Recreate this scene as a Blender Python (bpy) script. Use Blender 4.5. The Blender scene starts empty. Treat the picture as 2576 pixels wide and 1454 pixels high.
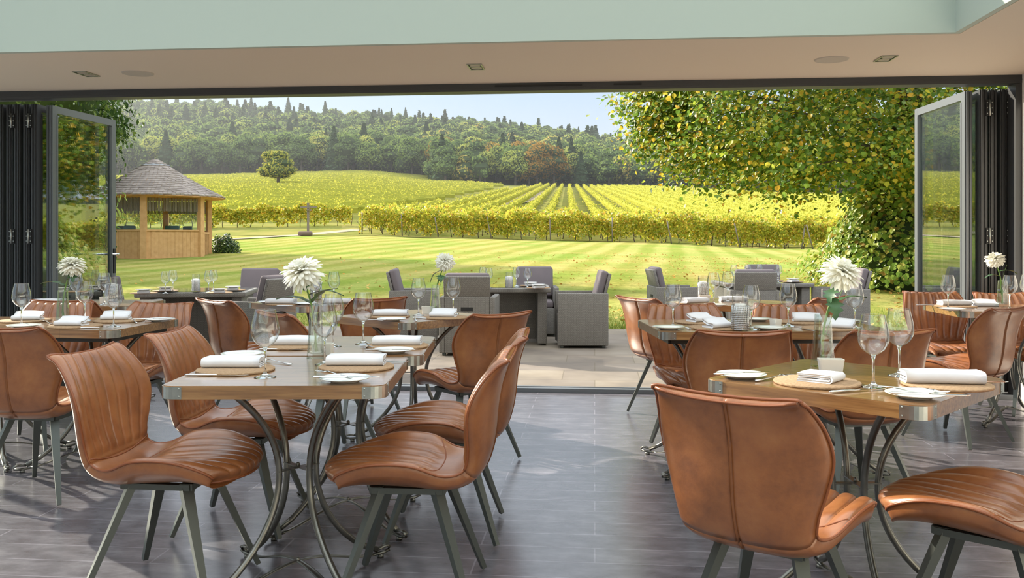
import bpy, math, random
import numpy as np
from mathutils import Vector, Matrix
random.seed(7); rng = np.random.default_rng(7)
scn = bpy.context.scene; COL = scn.collection
PI = math.pi
# ---------------------------------------------------------------- camera frame
F = 2230.0; CX = 1288.0; HY = 606.0; H = 1.215; TH = 0.0930
SN, CS = math.sin(TH), math.cos(TH)
TZ = 0.76
def W(u, d, z=0.0):
    return Vector((u*CS - d*SN, u*SN + d*CS, z))
def P(px, py, z):
    d = F*(H-z)/(py-HY); return W((px-CX)/F*d, d, z)
def U(px, d, z=0.0):
    return W((px-CX)/F*d, d, z)
def R(a): return math.radians(a)
def face(a): return TH - R(a)          # heading a degrees right of the view axis -> z rotation
# ---------------------------------------------------------------- tagging
def tag(o, label=None, cat=None, group=None, kind=None):
    if label: o['label'] = label
    if cat: o['category'] = cat
    if group: o['group'] = group
    if kind: o['kind'] = kind
    return o
def empty(name, loc, rz=0, label=None, cat=None, group=None):
    o = bpy.data.objects.new(name, None); COL.objects.link(o)
    o.location = loc; o.rotation_euler = (0, 0, rz); o.empty_display_size = .1
    return tag(o, label, cat, group)
CH = {}
def copy_tree(o, parent=None):
    c = o.copy(); COL.objects.link(c)
    if parent: c.parent = parent; CH.setdefault(parent.name, []).append(c)
    for ch in list(CH.get(o.name, [])): copy_tree(ch, c)
    return c
used = set()
def place(proto, loc, rz, label, cat=None, group=None, s=None, tilt=None):
    if proto.name in used: o = copy_tree(proto)
    else: o = proto; used.add(proto.name)
    o.location = loc; o.rotation_euler = (tilt[0] if tilt else 0, tilt[1] if tilt else 0, rz)
    if s: o.scale = s if hasattr(s, '__len__') else (s, s, s)
    if 'group' in o: del o['group']
    return tag(o, label, cat, group)
# ---------------------------------------------------------------- mesh builder
class MB:
    def __init__(s): s.v = []; s.f = []; s.m = []; s.sm = []
    def add(s, vs, fs, mi=0, smooth=False):
        n = len(s.v); s.v.extend([tuple(v) for v in vs])
        for f in fs: s.f.append([i+n for i in f]); s.m.append(mi); s.sm.append(smooth)
        return s
    def box(s, c, d, mi=0, mat=None):
        x, y, z = d[0]/2, d[1]/2, d[2]/2
        vs = [Vector((sx*x, sy*y, sz*z)) for sx in (-1, 1) for sy in (-1, 1) for sz in (-1, 1)]
        if mat is not None: vs = [mat @ v for v in vs]
        vs = [v+Vector(c) for v in vs]
        return s.add(vs, [(0,1,3,2),(4,6,7,5),(0,4,5,1),(2,3,7,6),(0,2,6,4),(1,5,7,3)], mi)
    def rbox(s, c, d, r=.01, mi=0, n=3, mat=None):
        # box with rounded vertical + horizontal edges (superellipse-like grid)
        x, y, z = d[0]/2, d[1]/2, d[2]/2; r = min(r, x*.99, y*.99, z*.99)
        rings = []
        prof = []
        for i in range(n+1):
            a = PI/2*i/n; prof.append((r*(1-math.sin(a)), -z + r*(1-math.cos(a))))
        prof = [(p[0], p[1]) for p in prof] + [(p[0], -p[1]) for p in reversed(prof)]
        for ins, zz in prof:
            ring = []
            for (cx, cy, a0) in ((x-r, y-r, 0), (-(x-r), y-r, PI/2), (-(x-r), -(y-r), PI), (x-r, -(y-r), 1.5*PI)):
                for i in range(n+1):
                    a = a0+PI/2*i/n; rr = r-ins
                    ring.append(Vector((cx+rr*math.cos(a), cy+rr*math.sin(a), zz)))
            rings.append(ring)
        vs = [v for q in rings for v in q]; k = len(rings[0]); fs = []
        for i in range(len(rings)-1):
            for j in range(k):
                a, b = i*k+j, i*k+(j+1) % k; fs.append((a, b, b+k, a+k))
        fs.append(tuple(range(k))[::-1]); fs.append(tuple(range(len(vs)-k, len(vs))))
        if mat is not None: vs = [mat @ v for v in vs]
        return s.add([v+Vector(c) for v in vs], fs, mi, True)
    def beam(s, a, b, w, h, w2=None, h2=None, mi=0, up=(0,0,1)):
        a, b = Vector(a), Vector(b); t = (b-a).normalized(); u = Vector(up)
        if abs(t.dot(u)) > .99: u = Vector((0,1,0))
        x = t.cross(u).normalized(); y = x.cross(t)
        w2 = w2 or w; h2 = h2 or h
        vs = []
        for p, ww, hh in ((a, w, h), (b, w2, h2)):
            for sx, sy in ((-1,-1),(1,-1),(1,1),(-1,1)): vs.append(p+x*sx*ww/2+y*sy*hh/2)
        return s.add(vs, [(3,2,1,0),(4,5,6,7),(0,1,5,4),(1,2,6,5),(2,3,7,6),(3,0,4,7)], mi)
    def tube(s, pts, r, n=8, mi=0, closed=False, flat=1.0, up=None):
        pts = [Vector(p) for p in pts]; m = len(pts); rad = r if hasattr(r, '__len__') else [r]*m
        vs = []; prev = None
        for i, p in enumerate(pts):
            if closed: t = pts[(i+1) % m]-pts[i-1]
            else: t = pts[min(i+1, m-1)]-pts[max(i-1, 0)]
            t.normalize()
            if prev is None:
                u = Vector(up) if up else (Vector((0,0,1)) if abs(t.z) < .9 else Vector((1,0,0)))
            else: u = prev
            y = (u-t*u.dot(t)).normalized(); x = t.cross(y); prev = y
            for j in range(n):
                a = 2*PI*j/n; vs.append(p+(x*math.cos(a)+y*math.sin(a)*flat)*rad[i])
        fs = []
        for i in range(m if closed else m-1):
            for j in range(n):
                a = i*n+j; b = i*n+(j+1) % n; c = ((i+1) % m)*n
                fs.append((a, b, c+(j+1) % n, c+j))
        if not closed: fs.append(tuple(range(n))[::-1]); fs.append(tuple(range((m-1)*n, m*n)))
        return s.add(vs, fs, mi, True)
    def lathe(s, prof, n=24, c=(0,0,0), mi=0, smooth=True, capb=False, capt=False, a0=0):
        vs = []; fs = []; k = len(prof)
        for r, z in prof:
            for j in range(n):
                a = 2*PI*j/n+a0; vs.append((c[0]+r*math.cos(a), c[1]+r*math.sin(a), c[2]+z))
        for i in range(k-1):
            for j in range(n):
                a, b = i*n+j, i*n+(j+1) % n; fs.append((a, b, b+n, a+n))
        if capb: fs.append(tuple(range(n))[::-1])
        if capt: fs.append(tuple(range((k-1)*n, k*n)))
        return s.add(vs, fs, mi, smooth)
    def prism(s, poly, z0, z1, mi=0, mat=None):
        n = len(poly)
        vs = [Vector((p[0], p[1], z0)) for p in poly]+[Vector((p[0], p[1], z1)) for p in poly]
        if mat is not None: vs = [mat @ v for v in vs]
        fs = [tuple(range(n))[::-1], tuple(range(n, 2*n))]+[(i, (i+1) % n, n+(i+1) % n, n+i) for i in range(n)]
        return s.add(vs, fs, mi)
    def xf(s, mat, start=0):
        for i in range(start, len(s.v)): s.v[i] = tuple(mat @ Vector(s.v[i]))
        return s
    def build(s, name, mats, parent=None, loc=None, rz=0):
        me = bpy.data.meshes.new(name); me.from_pydata(s.v, [], s.f)
        if not isinstance(mats, (list, tuple)): mats = [mats]
        for m in mats: me.materials.append(m)
        me.polygons.foreach_set('material_index', s.m); me.polygons.foreach_set('use_smooth', s.sm)
        me.update()
        o = bpy.data.objects.new(name, me); COL.objects.link(o)
        if parent: o.parent = parent; CH.setdefault(parent.name, []).append(o)
        if loc is not None: o.location = loc
        if rz: o.rotation_euler = (0, 0, rz)
        return o
def np_mesh(name, V, Fq, mats, smooth=False, mi=None, tint=None):
    """V (n,3), Fq (m,4) or list of face arrays all the same size"""
    me = bpy.data.meshes.new(name); k = Fq.shape[1]
    me.vertices.add(len(V)); me.vertices.foreach_set('co', np.asarray(V, np.float32).ravel())
    me.loops.add(Fq.size); me.loops.foreach_set('vertex_index', np.asarray(Fq, np.int32).ravel())
    me.polygons.add(len(Fq)); me.polygons.foreach_set('loop_start', np.arange(0, Fq.size, k, dtype=np.int32))
    if not isinstance(mats, (list, tuple)): mats = [mats]
    for m in mats: me.materials.append(m)
    if mi is not None: me.polygons.foreach_set('material_index', np.asarray(mi, np.int32))
    me.polygons.foreach_set('use_smooth', np.full(len(Fq), smooth))
    if tint is not None:
        at = me.attributes.new('tint', 'FLOAT', 'POINT'); at.data.foreach_set('value', np.asarray(tint, np.float32))
    me.update(calc_edges=True); me.validate()
    return me
def link(name, me, parent=None, loc=None):
    o = bpy.data.objects.new(name, me); COL.objects.link(o)
    if parent: o.parent = parent; CH.setdefault(parent.name, []).append(o)
    if loc is not None: o.location = loc
    return o
# ---------------------------------------------------------------- materials
def mat(name, build):
    m = bpy.data.materials.new(name); m.use_nodes = True; nt = m.node_tree
    for n in list(nt.nodes): nt.nodes.remove(n)
    out = nt.nodes.new('ShaderNodeOutputMaterial')
    def N(t, **kw):
        n = nt.nodes.new('ShaderNode'+t)
        for k, v in kw.items():
            if k == 'ins':
                for a, b in v.items():
                    if isinstance(b, bpy.types.NodeSocket): nt.links.new(b, n.inputs[a])
                    else: n.inputs[a].default_value = b
            else: setattr(n, k, v)
        return n
    build(N, nt, out); return m
def c4(c): return (c[0], c[1], c[2], 1)
def ramp(N, fac, stops):
    r = N('ValToRGB', ins={'Fac': fac}); e = r.color_ramp.elements
    while len(e) < len(stops): e.new(.5)
    for q, (p, c) in zip(e, stops): q.position = p; q.color = c4(c)
    return r.outputs['Color']
def coords(N, kind='Object', scale=(1,1,1), rot=(0,0,0)):
    t = N('TexCoord'); mp = N('Mapping', ins={'Vector': t.outputs[kind], 'Scale': scale, 'Rotation': rot})
    return mp.outputs['Vector']
def bump(N, h, strength=.2, dist=.01):
    return N('Bump', ins={'Height': h, 'Strength': strength, 'Distance': dist}).outputs['Normal']
def simple(name, col, rough=.5, metal=0, spec=.5, noise=None, bmp=None, coat=0, kind='Object', sheen=0):
    def b(N, nt, out):
        p = N('BsdfPrincipled', ins={'Base Color': c4(col), 'Roughness': rough, 'Metallic': metal, 'Specular IOR Level': spec, 'Coat Weight': coat, 'Sheen Weight': sheen})
        if noise:
            sc, c2 = noise[:2]
            v = coords(N, kind)
            n = N('TexNoise', ins={'Vector': v, 'Scale': sc, 'Detail': 5.0})
            nt.links.new(ramp(N, n.outputs['Fac'], [(.3, col), (.7, c2)]), p.inputs['Base Color'])
        if bmp:
            v = coords(N, kind); n = N('TexNoise', ins={'Vector': v, 'Scale': bmp[0], 'Detail': 4.0})
            nt.links.new(bump(N, n.outputs['Fac'], bmp[1], bmp[2]), p.inputs['Normal'])
        nt.links.new(p.outputs[0], out.inputs[0])
    return mat(name, b)
M = {}
def m_leather(name, c1, c2, c3):
    def b(N, nt, out):
        v = coords(N); oi = N('ObjectInfo')
        n = N('TexNoise', noise_dimensions='4D', ins={'Vector': v, 'W': oi.outputs['Random'], 'Scale': 9.0, 'Detail': 6.0, 'Roughness': .65})
        n2 = N('TexNoise', ins={'Vector': v, 'Scale': 160.0, 'Detail': 3.0})
        col = ramp(N, n.outputs['Fac'], [(.25, c1), (.5, c2), (.78, c3)])
        p = N('BsdfPrincipled', ins={'Base Color': col, 'Roughness': .33, 'Specular IOR Level': .6, 'Coat Weight': .3, 'Coat Roughness': .22})
        nt.links.new(bump(N, n2.outputs['Fac'], .12, .002), p.inputs['Normal'])
        nt.links.new(p.outputs[0], out.inputs[0])
    return mat(name, b)
M['leather'] = m_leather('tan_leather', (.145,.049,.018), (.285,.100,.033), (.385,.155,.052))
M['piping'] = simple('leather_piping', (.24,.070,.022), .4)
M['leg'] = simple('gunmetal_paint', (.105,.115,.105), .38, .55)
M['tube'] = simple('brushed_steel_tube', (.22,.215,.19), .3, .85, noise=(14, (.14,.135,.12)))
M['plate_metal'] = simple('corner_plate_steel', (.48,.50,.47), .28, .9, noise=(30, (.36,.38,.35)))
M['rail'] = simple('dark_rail_steel', (.05,.052,.05), .4, .6)
def wood(N, nt, out):
    v = coords(N)
    br = N('TexBrick', offset=.5, ins={'Vector': v, 'Scale': 1.0, 'Mortar Size': .0012, 'Mortar Smooth': .1, 'Brick Width': .62, 'Row Height': .105,
          'Color1': (.62,.62,.62,1), 'Color2': (1,1,1,1), 'Mortar': (.35,.3,.25,1)})
    g = N('TexNoise', ins={'Vector': coords(N, scale=(1.6, 34, 34)), 'Scale': 2.2, 'Detail': 7.0, 'Roughness': .6})
    g2 = N('TexNoise', ins={'Vector': v, 'Scale': 5.0, 'Detail': 4.0})
    c = ramp(N, g.outputs['Fac'], [(.3, (.15,.062,.020)), (.5, (.30,.145,.048)), (.72, (.45,.25,.095))])
    mx = N('MixRGB', blend_type='MULTIPLY', ins={'Fac': .55, 'Color1': c, 'Color2': br.outputs['Color']})
    mx2 = N('MixRGB', blend_type='MULTIPLY', ins={'Fac': .35, 'Color1': mx.outputs[0], 'Color2': ramp(N, g2.outputs['Fac'], [(.35, (.6,.55,.5)), (.65, (1,1,1))])})
    p = N('BsdfPrincipled', ins={'Base Color': mx2.outputs[0], 'Roughness': .32, 'Specular IOR Level': .7, 'Coat Weight': 1.0, 'Coat Roughness': .16})
    nt.links.new(bump(N, g.outputs['Fac'], .08, .003), p.inputs['Normal'])
    nt.links.new(p.outputs[0], out.inputs[0])
M['wood'] = mat('oiled_plank_wood', wood)
def floor_m(N, nt, out):
    v = coords(N, 'Object')
    br = N('TexBrick', offset=.37, offset_frequency=2, ins={'Vector': v, 'Scale': 1.0, 'Mortar Size': .0036, 'Mortar Smooth': .2, 'Brick Width': 1.22, 'Row Height': .160,
          'Color1': (.75,.74,.76,1), 'Color2': (1,1,1,1), 'Mortar': (1.7,1.7,1.74,1)})
    g = N('TexNoise', ins={'Vector': coords(N, scale=(2.2, 4.5, 1)), 'Scale': 3.0, 'Detail': 8.0, 'Roughness': .62})
    c = ramp(N, g.outputs['Fac'], [(.28, (.085,.078,.090)), (.5, (.135,.126,.144)), (.75, (.21,.20,.225))])
    mx = N('MixRGB', blend_type='MULTIPLY', ins={'Fac': .8, 'Color1': c, 'Color2': br.outputs['Color']})
    p = N('BsdfPrincipled', ins={'Base Color': mx.outputs[0], 'Roughness': .25, 'Specular IOR Level': 1.0})
    bm = N('MixRGB', blend_type='ADD', ins={'Fac': .5, 'Color1': g.outputs['Fac'], 'Color2': br.outputs['Fac']})
    nt.links.new(bump(N, bm.outputs[0], .12, .003), p.inputs['Normal'])
    nt.links.new(p.outputs[0], out.inputs[0])
M['floor'] = mat('slate_grey_planks', floor_m)
def patio_m(N, nt, out):
    v = coords(N, 'Object')
    br = N('TexBrick', offset=.42, squash=.8, squash_frequency=2, ins={'Vector': v, 'Scale': 1.0, 'Mortar Size': .006, 'Mortar Smooth': .3, 'Brick Width': .86, 'Row Height': .56,
          'Color1': (.72,.70,.72,1), 'Color2': (1,.98,.93,1), 'Mortar': (.6,.57,.5,1)})
    g = N('TexNoise', ins={'Vector': v, 'Scale': 1.6, 'Detail': 7.0})
    c = ramp(N, g.outputs['Fac'], [(.3, (.18,.155,.135)), (.5, (.27,.23,.185)), (.72, (.34,.30,.25))])
    mx = N('MixRGB', blend_type='MULTIPLY', ins={'Fac': .9, 'Color1': c, 'Color2': br.outputs['Color']})
    p = N('BsdfPrincipled', ins={'Base Color': mx.outputs[0], 'Roughness': .8})
    nt.links.new(bump(N, br.outputs['Fac'], -.3, .006), p.inputs['Normal'])
    nt.links.new(p.outputs[0], out.inputs[0])
M['patio'] = mat('sandstone_paving', patio_m)
LAWN_DIR = 10.5
def lawn_m(N, nt, out):
    v = coords(N, 'Object')
    vr = coords(N, 'Object', rot=(0, 0, -(TH - R(LAWN_DIR))))
    w = N('TexWave', wave_type='BANDS', bands_direction='X', ins={'Vector': vr, 'Scale': .20, 'Distortion': 1.5, 'Detail': 3.0, 'Detail Scale': .6})
    n1 = N('TexNoise', ins={'Vector': v, 'Scale': .22, 'Detail': 5.0})
    n2 = N('TexNoise', ins={'Vector': v, 'Scale': 9.0, 'Detail': 6.0, 'Roughness': .7})
    n3 = N('TexNoise', ins={'Vector': coords(N, 'Object', scale=(.25, 2.2, 1), rot=(0,0,0)), 'Scale': 1.3, 'Detail': 4.0})
    a = ramp(N, w.outputs['Fac'], [(.2, (.325,.34,.115)), (.8, (.435,.41,.18))])
    b_ = ramp(N, n1.outputs['Fac'], [(.35, (.72,.92,.6)), (.65, (1.15,1.0,.95))])
    m1 = N('MixRGB', blend_type='MULTIPLY', ins={'Fac': 1, 'Color1': a, 'Color2': b_})
    m2 = N('MixRGB', blend_type='MULTIPLY', ins={'Fac': .9, 'Color1': m1.outputs[0], 'Color2': ramp(N, n2.outputs['Fac'], [(.3, (.62,.68,.55)), (.7, (1.2,1.15,1.1))])})
    m3 = N('MixRGB', blend_type='MULTIPLY', ins={'Fac': .5, 'Color1': m2.outputs[0], 'Color2': ramp(N, n3.outputs['Fac'], [(.35, (.7,.8,.6)), (.65, (1.15,1.1,1.05))])})
    p = N('BsdfDiffuse', ins={'Color': m3.outputs[0]})
    nt.links.new(bump(N, n2.outputs['Fac'], .8, .05), p.inputs['Normal'])
    nt.links.new(p.outputs[0], out.inputs[0])
M['lawn'] = mat('striped_lawn', lawn_m)
M['field'] = simple('vineyard_grass', (.17,.20,.05), .95, noise=(.35, (.30,.27,.09)), spec=0)
M['hill'] = simple('forest_floor', (.035,.045,.018), .95, noise=(.05, (.05,.055,.02)), spec=0)
M['path'] = simple('gravel_path', (.46,.40,.31), .95, noise=(2.5, (.34,.29,.21)), spec=0)
M['dirt'] = simple('mown_verge', (.36,.30,.12), .95, noise=(.8, (.24,.25,.07)), spec=0)
M['ceil'] = simple('plaster_warm_bounce_tint', (.74,.63,.51), .85)  # warm bounce from floor and leather is put into this colour
M['upstand'] = simple('plaster_green_light_tint', (.48,.545,.475), .8)  # greenish light through the lantern glass is painted into this colour
M['wall'] = simple('white_wall_paint', (.82,.80,.76), .8)
M['alu'] = simple('anthracite_aluminium', (.058,.060,.062), .42, .25)
M['alu2'] = simple('grey_aluminium', (.16,.175,.19), .38, .35)
M['black'] = simple('black_rubber', (.015,.015,.015), .6)
M['chrome'] = simple('polished_steel', (.72,.72,.72), .12, 1.0)
M['porcelain'] = simple('white_porcelain', (.80,.82,.78), .12, coat=.4)
M['cream'] = simple('cream_ceramic', (.76,.73,.66), .25)
M['linen'] = simple('white_linen', (.74,.74,.77), .85, bmp=(900, .15, .001), sheen=.2)
M['cork'] = simple('cork', (.42,.28,.16), .85, noise=(120, (.27,.16,.085)), bmp=(200, .3, .002))
M['wax'] = simple('white_candle_wax', (.88,.87,.82), .5)
M['cush'] = simple('grey_outdoor_fabric', (.20,.17,.18), .9, noise=(3, (.165,.145,.155)), bmp=(300, .2, .002), spec=.2)
M['stemg'] = simple('flower_stem_green', (.12,.24,.045), .5, noise=(40, (.19,.33,.07)))
M['fleaf'] = simple('dark_serrated_leaf', (.035,.095,.040), .35, noise=(30, (.06,.15,.055)))
M['larch'] = simple('honey_larch', (.76,.45,.20), .7, noise=(6, (.64,.35,.14)))
M['shingle'] = simple('weathered_cedar_shingle', (.25,.21,.19), .85, noise=(4, (.44,.38,.34)))
M['lead'] = simple('lead_cap', (.30,.32,.34), .5, .3)
M['green_plastic'] = simple('green_chair_fabric', (.03,.10,.07), .6)
M['postwood'] = simple('grey_post_wood', (.24,.20,.16), .85)
M['bark'] = simple('tree_bark', (.085,.065,.045), .9, noise=(6, (.15,.12,.09)), bmp=(14, .8, .03))
M['lampface'] = simple('lamp_reflector', (.42,.36,.32), .35, .2)
M['speaker'] = simple('speaker_grille', (.52,.46,.39), .7)
def wicker(N, nt, out):
    v = coords(N)
    # woven strands: two brick layers on the dominant planes
    sep = N('SeparateXYZ', ins={'Vector': v})
    ad = N('Math', operation='ADD', ins={0: sep.outputs[0], 1: sep.outputs[1]})
    cb = N('CombineXYZ', ins={'X': ad.outputs[0], 'Y': sep.outputs[2], 'Z': 0.0})
    br = N('TexBrick', offset=.5, ins={'Vector': cb.outputs[0], 'Scale': 1.0, 'Mortar Size': .0022, 'Mortar Smooth': .8, 'Brick Width': .026, 'Row Height': .010,
          'Color1': (.265,.25,.225,1), 'Color2': (.215,.20,.18,1), 'Mortar': (.085,.078,.068,1)})
    p = N('BsdfPrincipled', ins={'Base Color': br.outputs['Color'], 'Roughness': .55})
    nt.links.new(bump(N, br.outputs['Fac'], -.5, .004), p.inputs['Normal'])
    nt.links.new(p.outputs[0], out.inputs[0])
M['wicker'] = mat('grey_rattan_weave', wicker)
def thin_glass(name, tr=(.97,.98,.98), edge=(.80,.84,.84), rough=.0, ior=1.5, pe=4.0, pk=.75):
    def b(N, nt, out):
        lw = N('LayerWeight', ins={'Blend': .5})
        pw = N('Math', operation='POWER', ins={0: lw.outputs['Facing'], 1: 3.0})
        col = N('MixRGB', ins={'Fac': pw.outputs[0], 'Color1': c4(tr), 'Color2': c4(edge)})
        t = N('BsdfTransparent', ins={'Color': col.outputs[0]})
        g = N('BsdfGlossy', ins={'Color': (1,1,1,1), 'Roughness': rough})
        p4 = N('Math', operation='POWER', ins={0: lw.outputs['Facing'], 1: pe})
        fr = N('Math', operation='MULTIPLY_ADD', ins={0: p4.outputs[0], 1: pk, 2: ((ior-1)/(ior+1))**2*1.6})
        mx = N('MixShader', ins={0: fr.outputs[0], 1: t.outputs[0], 2: g.outputs[0]})
        nt.links.new(mx.outputs[0], out.inputs[0])
    return mat(name, b)
M['glass'] = thin_glass('wine_glass_crystal', (.985,.99,.99), (.62,.66,.66), 0, 1.5)
M['vase'] = thin_glass('vase_glass', (.93,.96,.95), (.45,.55,.52), 0, 1.5)
M['pane'] = thin_glass('door_pane', (.84,.90,.88), (.70,.80,.78), 0, 1.7, 2.5, .9)
M['pane_clear'] = thin_glass('lantern_pane', (.95,.98,.97), (.9,.95,.93), 0, 1.2)
M['tabletop_glass'] = simple('dark_tabletop_glass', (.10,.11,.11), .05, 0, .8)
M['solidglass'] = mat('solid_glass', lambda N, nt, out: nt.links.new(N('BsdfGlass', ins={'Color': (.96,.98,.98,1), 'Roughness': 0, 'IOR': 1.48}).outputs[0], out.inputs[0]))
def leaf_mat(name, cols, rough=.5, trans=.45, src='island', spec=.25):
    def b(N, nt, out):
        if src == 'island': r = N('NewGeometry').outputs['Random Per Island']
        elif src == 'object':
            oi = N('ObjectInfo').outputs['Random']; g = N('NewGeometry').outputs['Random Per Island']
            mm = N('Math', operation='MULTIPLY', ins={0: g, 1: .22}); ma = N('Math', operation='MULTIPLY_ADD', ins={0: oi, 1: .78, 2: mm.outputs[0]}); r = ma.outputs[0]
        else:
            at = N('Attribute', attribute_name='tint').outputs['Fac']; g = N('NewGeometry').outputs['Random Per Island']
            mm = N('Math', operation='MULTIPLY', ins={0: g, 1: .22}); ma = N('Math', operation='MULTIPLY_ADD', ins={0: at, 1: .78, 2: mm.outputs[0]}); r = ma.outputs[0]
        c = ramp(N, r, [(i/(len(cols)-1), q) for i, q in enumerate(cols)])
        d = N('BsdfDiffuse', ins={'Color': c}); t = N('BsdfTranslucent', ins={'Color': c})
        mx = N('MixShader', ins={0: trans, 1: d.outputs[0], 2: t.outputs[0]})
        if spec > 0:
            g = N('BsdfGlossy', ins={'Color': (1,1,1,1), 'Roughness': rough}); lw = N('LayerWeight', ins={'Blend': .2})
            fm = N('Math', operation='MULTIPLY', ins={0: lw.outputs['Fresnel'], 1: spec})
            m2 = N('MixShader', ins={0: fm.outputs[0], 1: mx.outputs[0], 2: g.outputs[0]}); mx = m2
        nt.links.new(mx.outputs[0], out.inputs[0])
    return mat(name, b)
M['lime'] = leaf_mat('lime_tree_leaves', [(.08,.14,.025), (.12,.21,.035), (.18,.29,.045), (.32,.43,.06), (.58,.55,.07), (.74,.42,.05)], trans=.55, spec=.08)
M['basal'] = leaf_mat('heart_shaped_leaves', [(.16,.27,.05), (.24,.38,.07), (.38,.50,.10), (.56,.62,.13), (.42,.26,.07)], trans=.4, spec=.08)
M['vine'] = leaf_mat('vine_leaves', [(.22,.28,.04), (.38,.43,.055), (.56,.54,.07), (.66,.56,.08), (.52,.32,.06)], trans=.55, spec=.08)
M['vinefar'] = leaf_mat('vine_leaves_far', [(.32,.34,.05), (.44,.44,.068), (.53,.49,.08), (.47,.46,.078)], trans=.45, spec=0)
M['vinecore'] = simple('vine_inner', (.30,.32,.05), .9, noise=(1.5, (.40,.38,.065)), spec=0)
M['wood_green'] = leaf_mat('wood_crowns', [(.12,.18,.065), (.17,.245,.08), (.25,.33,.09), (.40,.44,.11), (.48,.42,.11)], trans=.3, src='object', spec=0)
M['wood_stuff'] = leaf_mat('wood_crowns_distant', [(.12,.18,.065), (.17,.245,.08), (.25,.33,.09), (.40,.44,.11), (.54,.38,.10)], trans=.3, src='attr', spec=0)
M['autumn'] = leaf_mat('autumn_crowns', [(.30,.17,.04), (.42,.24,.05), (.48,.33,.07)], trans=.3, src='object', spec=0)
M['conifer'] = leaf_mat('conifer_needles', [(.055,.095,.05), (.08,.125,.06), (.105,.155,.07)], trans=.15, src='object', spec=0)
M['darkleaf'] = leaf_mat('dark_evergreen_leaves', [(.03,.06,.02), (.06,.11,.03), (.10,.17,.04), (.20,.26,.06)], trans=.35)
M['bamboo'] = leaf_mat('bamboo_leaves', [(.16,.26,.05), (.26,.36,.08), (.38,.44,.12)], trans=.5)
M['fallen'] = leaf_mat('fallen_leaves', [(.50,.22,.05), (.60,.36,.10), (.62,.45,.16), (.40,.20,.06)], trans=.1, spec=0)
M['petal'] = leaf_mat('white_petal', [(.86,.84,.72), (.90,.89,.82)], trans=.35, spec=.05)
M['grassblade'] = leaf_mat('grass_blades', [(.12,.20,.03), (.22,.30,.05), (.38,.38,.12)], trans=.4, spec=0)
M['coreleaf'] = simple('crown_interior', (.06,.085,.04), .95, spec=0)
# ---------------------------------------------------------------- terrain
KP = np.array([-1800, -300, 400, 900, 1100, 1540, 2000, 2600, 4200.])
KD = np.array([0, 12.6, 36, 65, 110, 350, 450, 700, 1000.])
KZ = np.array([
 [0,0,0,0,0,0,0,0,0.],
 [0,0,0,0,0,0,0,0,0.],
 [.5,.5,.5,.6,.55,.45,.3,.2,.2],
 [1.6,1.6,1.6,1.65,1.45,1.2,.75,.6,.6],
 [5,5,5,4.6,4.2,3.8,3.0,2.5,2.5],
 [25,25,25.5,26.5,23.6,22,19.4,18,18],
 [40,40,38,39,38,33,27,25,25],
 [110,106,98,88,84,72,46,40,38],
 [112,108,100,90,86,74,48,40,38]])
def terr(u, d):
    u = np.asarray(u, float); d = np.asarray(d, float)
    px = np.clip(u/np.maximum(d, 1)*F+CX, KP[0], KP[-1]-1e-3); dd = np.clip(d, 0, KD[-1]-1e-3)
    i = np.clip(np.searchsorted(KP, px, 'right')-1, 0, len(KP)-2); j = np.clip(np.searchsorted(KD, dd, 'right')-1, 0, len(KD)-2)
    a = (px-KP[i])/(KP[i+1]-KP[i]); b = (dd-KD[j])/(KD[j+1]-KD[j]); a = a*a*(3-2*a)
    z = KZ[j, i]*(1-a)*(1-b)+KZ[j, i+1]*a*(1-b)+KZ[j+1, i]*(1-a)*b+KZ[j+1, i+1]*a*b
    return z
def ground(px, py, d0=13, d1=600):
    """first point of the terrain along the sight line of a pixel"""
    ds = np.geomspace(d0, d1, 4000); u = (px-CX)/F*ds
    z = terr(u, ds); zr = H-(py-HY)/F*ds
    k = np.argmax(z >= zr) if (z >= zr).any() else len(ds)-1
    return float(u[k]), float(ds[k])
def G(px, py, **kw):
    u, d = ground(px, py, **kw); return W(u, d, float(terr(u, d)))
def tw(u, d, dz=0): return W(u, d, float(terr(u, d))+dz)
def terrain_patch(name, px0, px1, d0, d1, npx, nd, m, off=0.0, noise=0.0):
    pxs = np.linspace(px0, px1, npx); ds = np.geomspace(d0, d1, nd)
    PX, DD = np.meshgrid(pxs, ds); UU = (PX-CX)/F*DD; Z = terr(UU, DD)+off
    X = UU*CS-DD*SN; Y = UU*SN+DD*CS
    if noise: Z = Z+noise*(np.sin(X*.9+Y*.3)+np.sin(Y*1.3-X*.4))*.5
    V = np.stack([X, Y, Z], -1).reshape(-1, 3); i = np.arange(nd-1)[:, None]*npx+np.arange(npx-1)[None]
    Fq = np.stack([i, i+1, i+1+npx, i+npx], -1).reshape(-1, 4)
    o = link(name, np_mesh(name, V, Fq, m, True)); return o
YW = 7.10           # inner face of the door wall (world Y)
lawn_edge_Y = 12.45
# lawn: world-aligned near edge so build from a regular world grid
def lawn():
    xs = np.concatenate([np.linspace(-60, -14, 24)[:-1], np.linspace(-14, 16, 61), np.linspace(16, 60, 23)[1:]])
    ys = np.concatenate([[lawn_edge_Y], np.linspace(lawn_edge_Y+.3, 72, 150)])
    X, Y = np.meshgrid(xs, ys); U_ = X*CS+Y*SN; D_ = -X*SN+Y*CS
    Z = terr(U_, np.maximum(D_, 0)); Z = Z - .02*np.clip((Y-lawn_edge_Y)/.3, 0, 1)*0
    Z[0, :] = -.03
    V = np.stack([X, Y, Z-.005], -1).reshape(-1, 3); n = len(xs)
    i = np.arange(len(ys)-1)[:, None]*n+np.arange(n-1)[None]; Fq = np.stack([i, i+1, i+1+n, i+n], -1).reshape(-1, 4)
    return link('lawn', np_mesh('lawn', V, Fq, M['lawn'], True))
tag(lawn(), 'mown striped garden lawn between the paved terrace and the vineyard', 'lawn', kind='structure')
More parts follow.
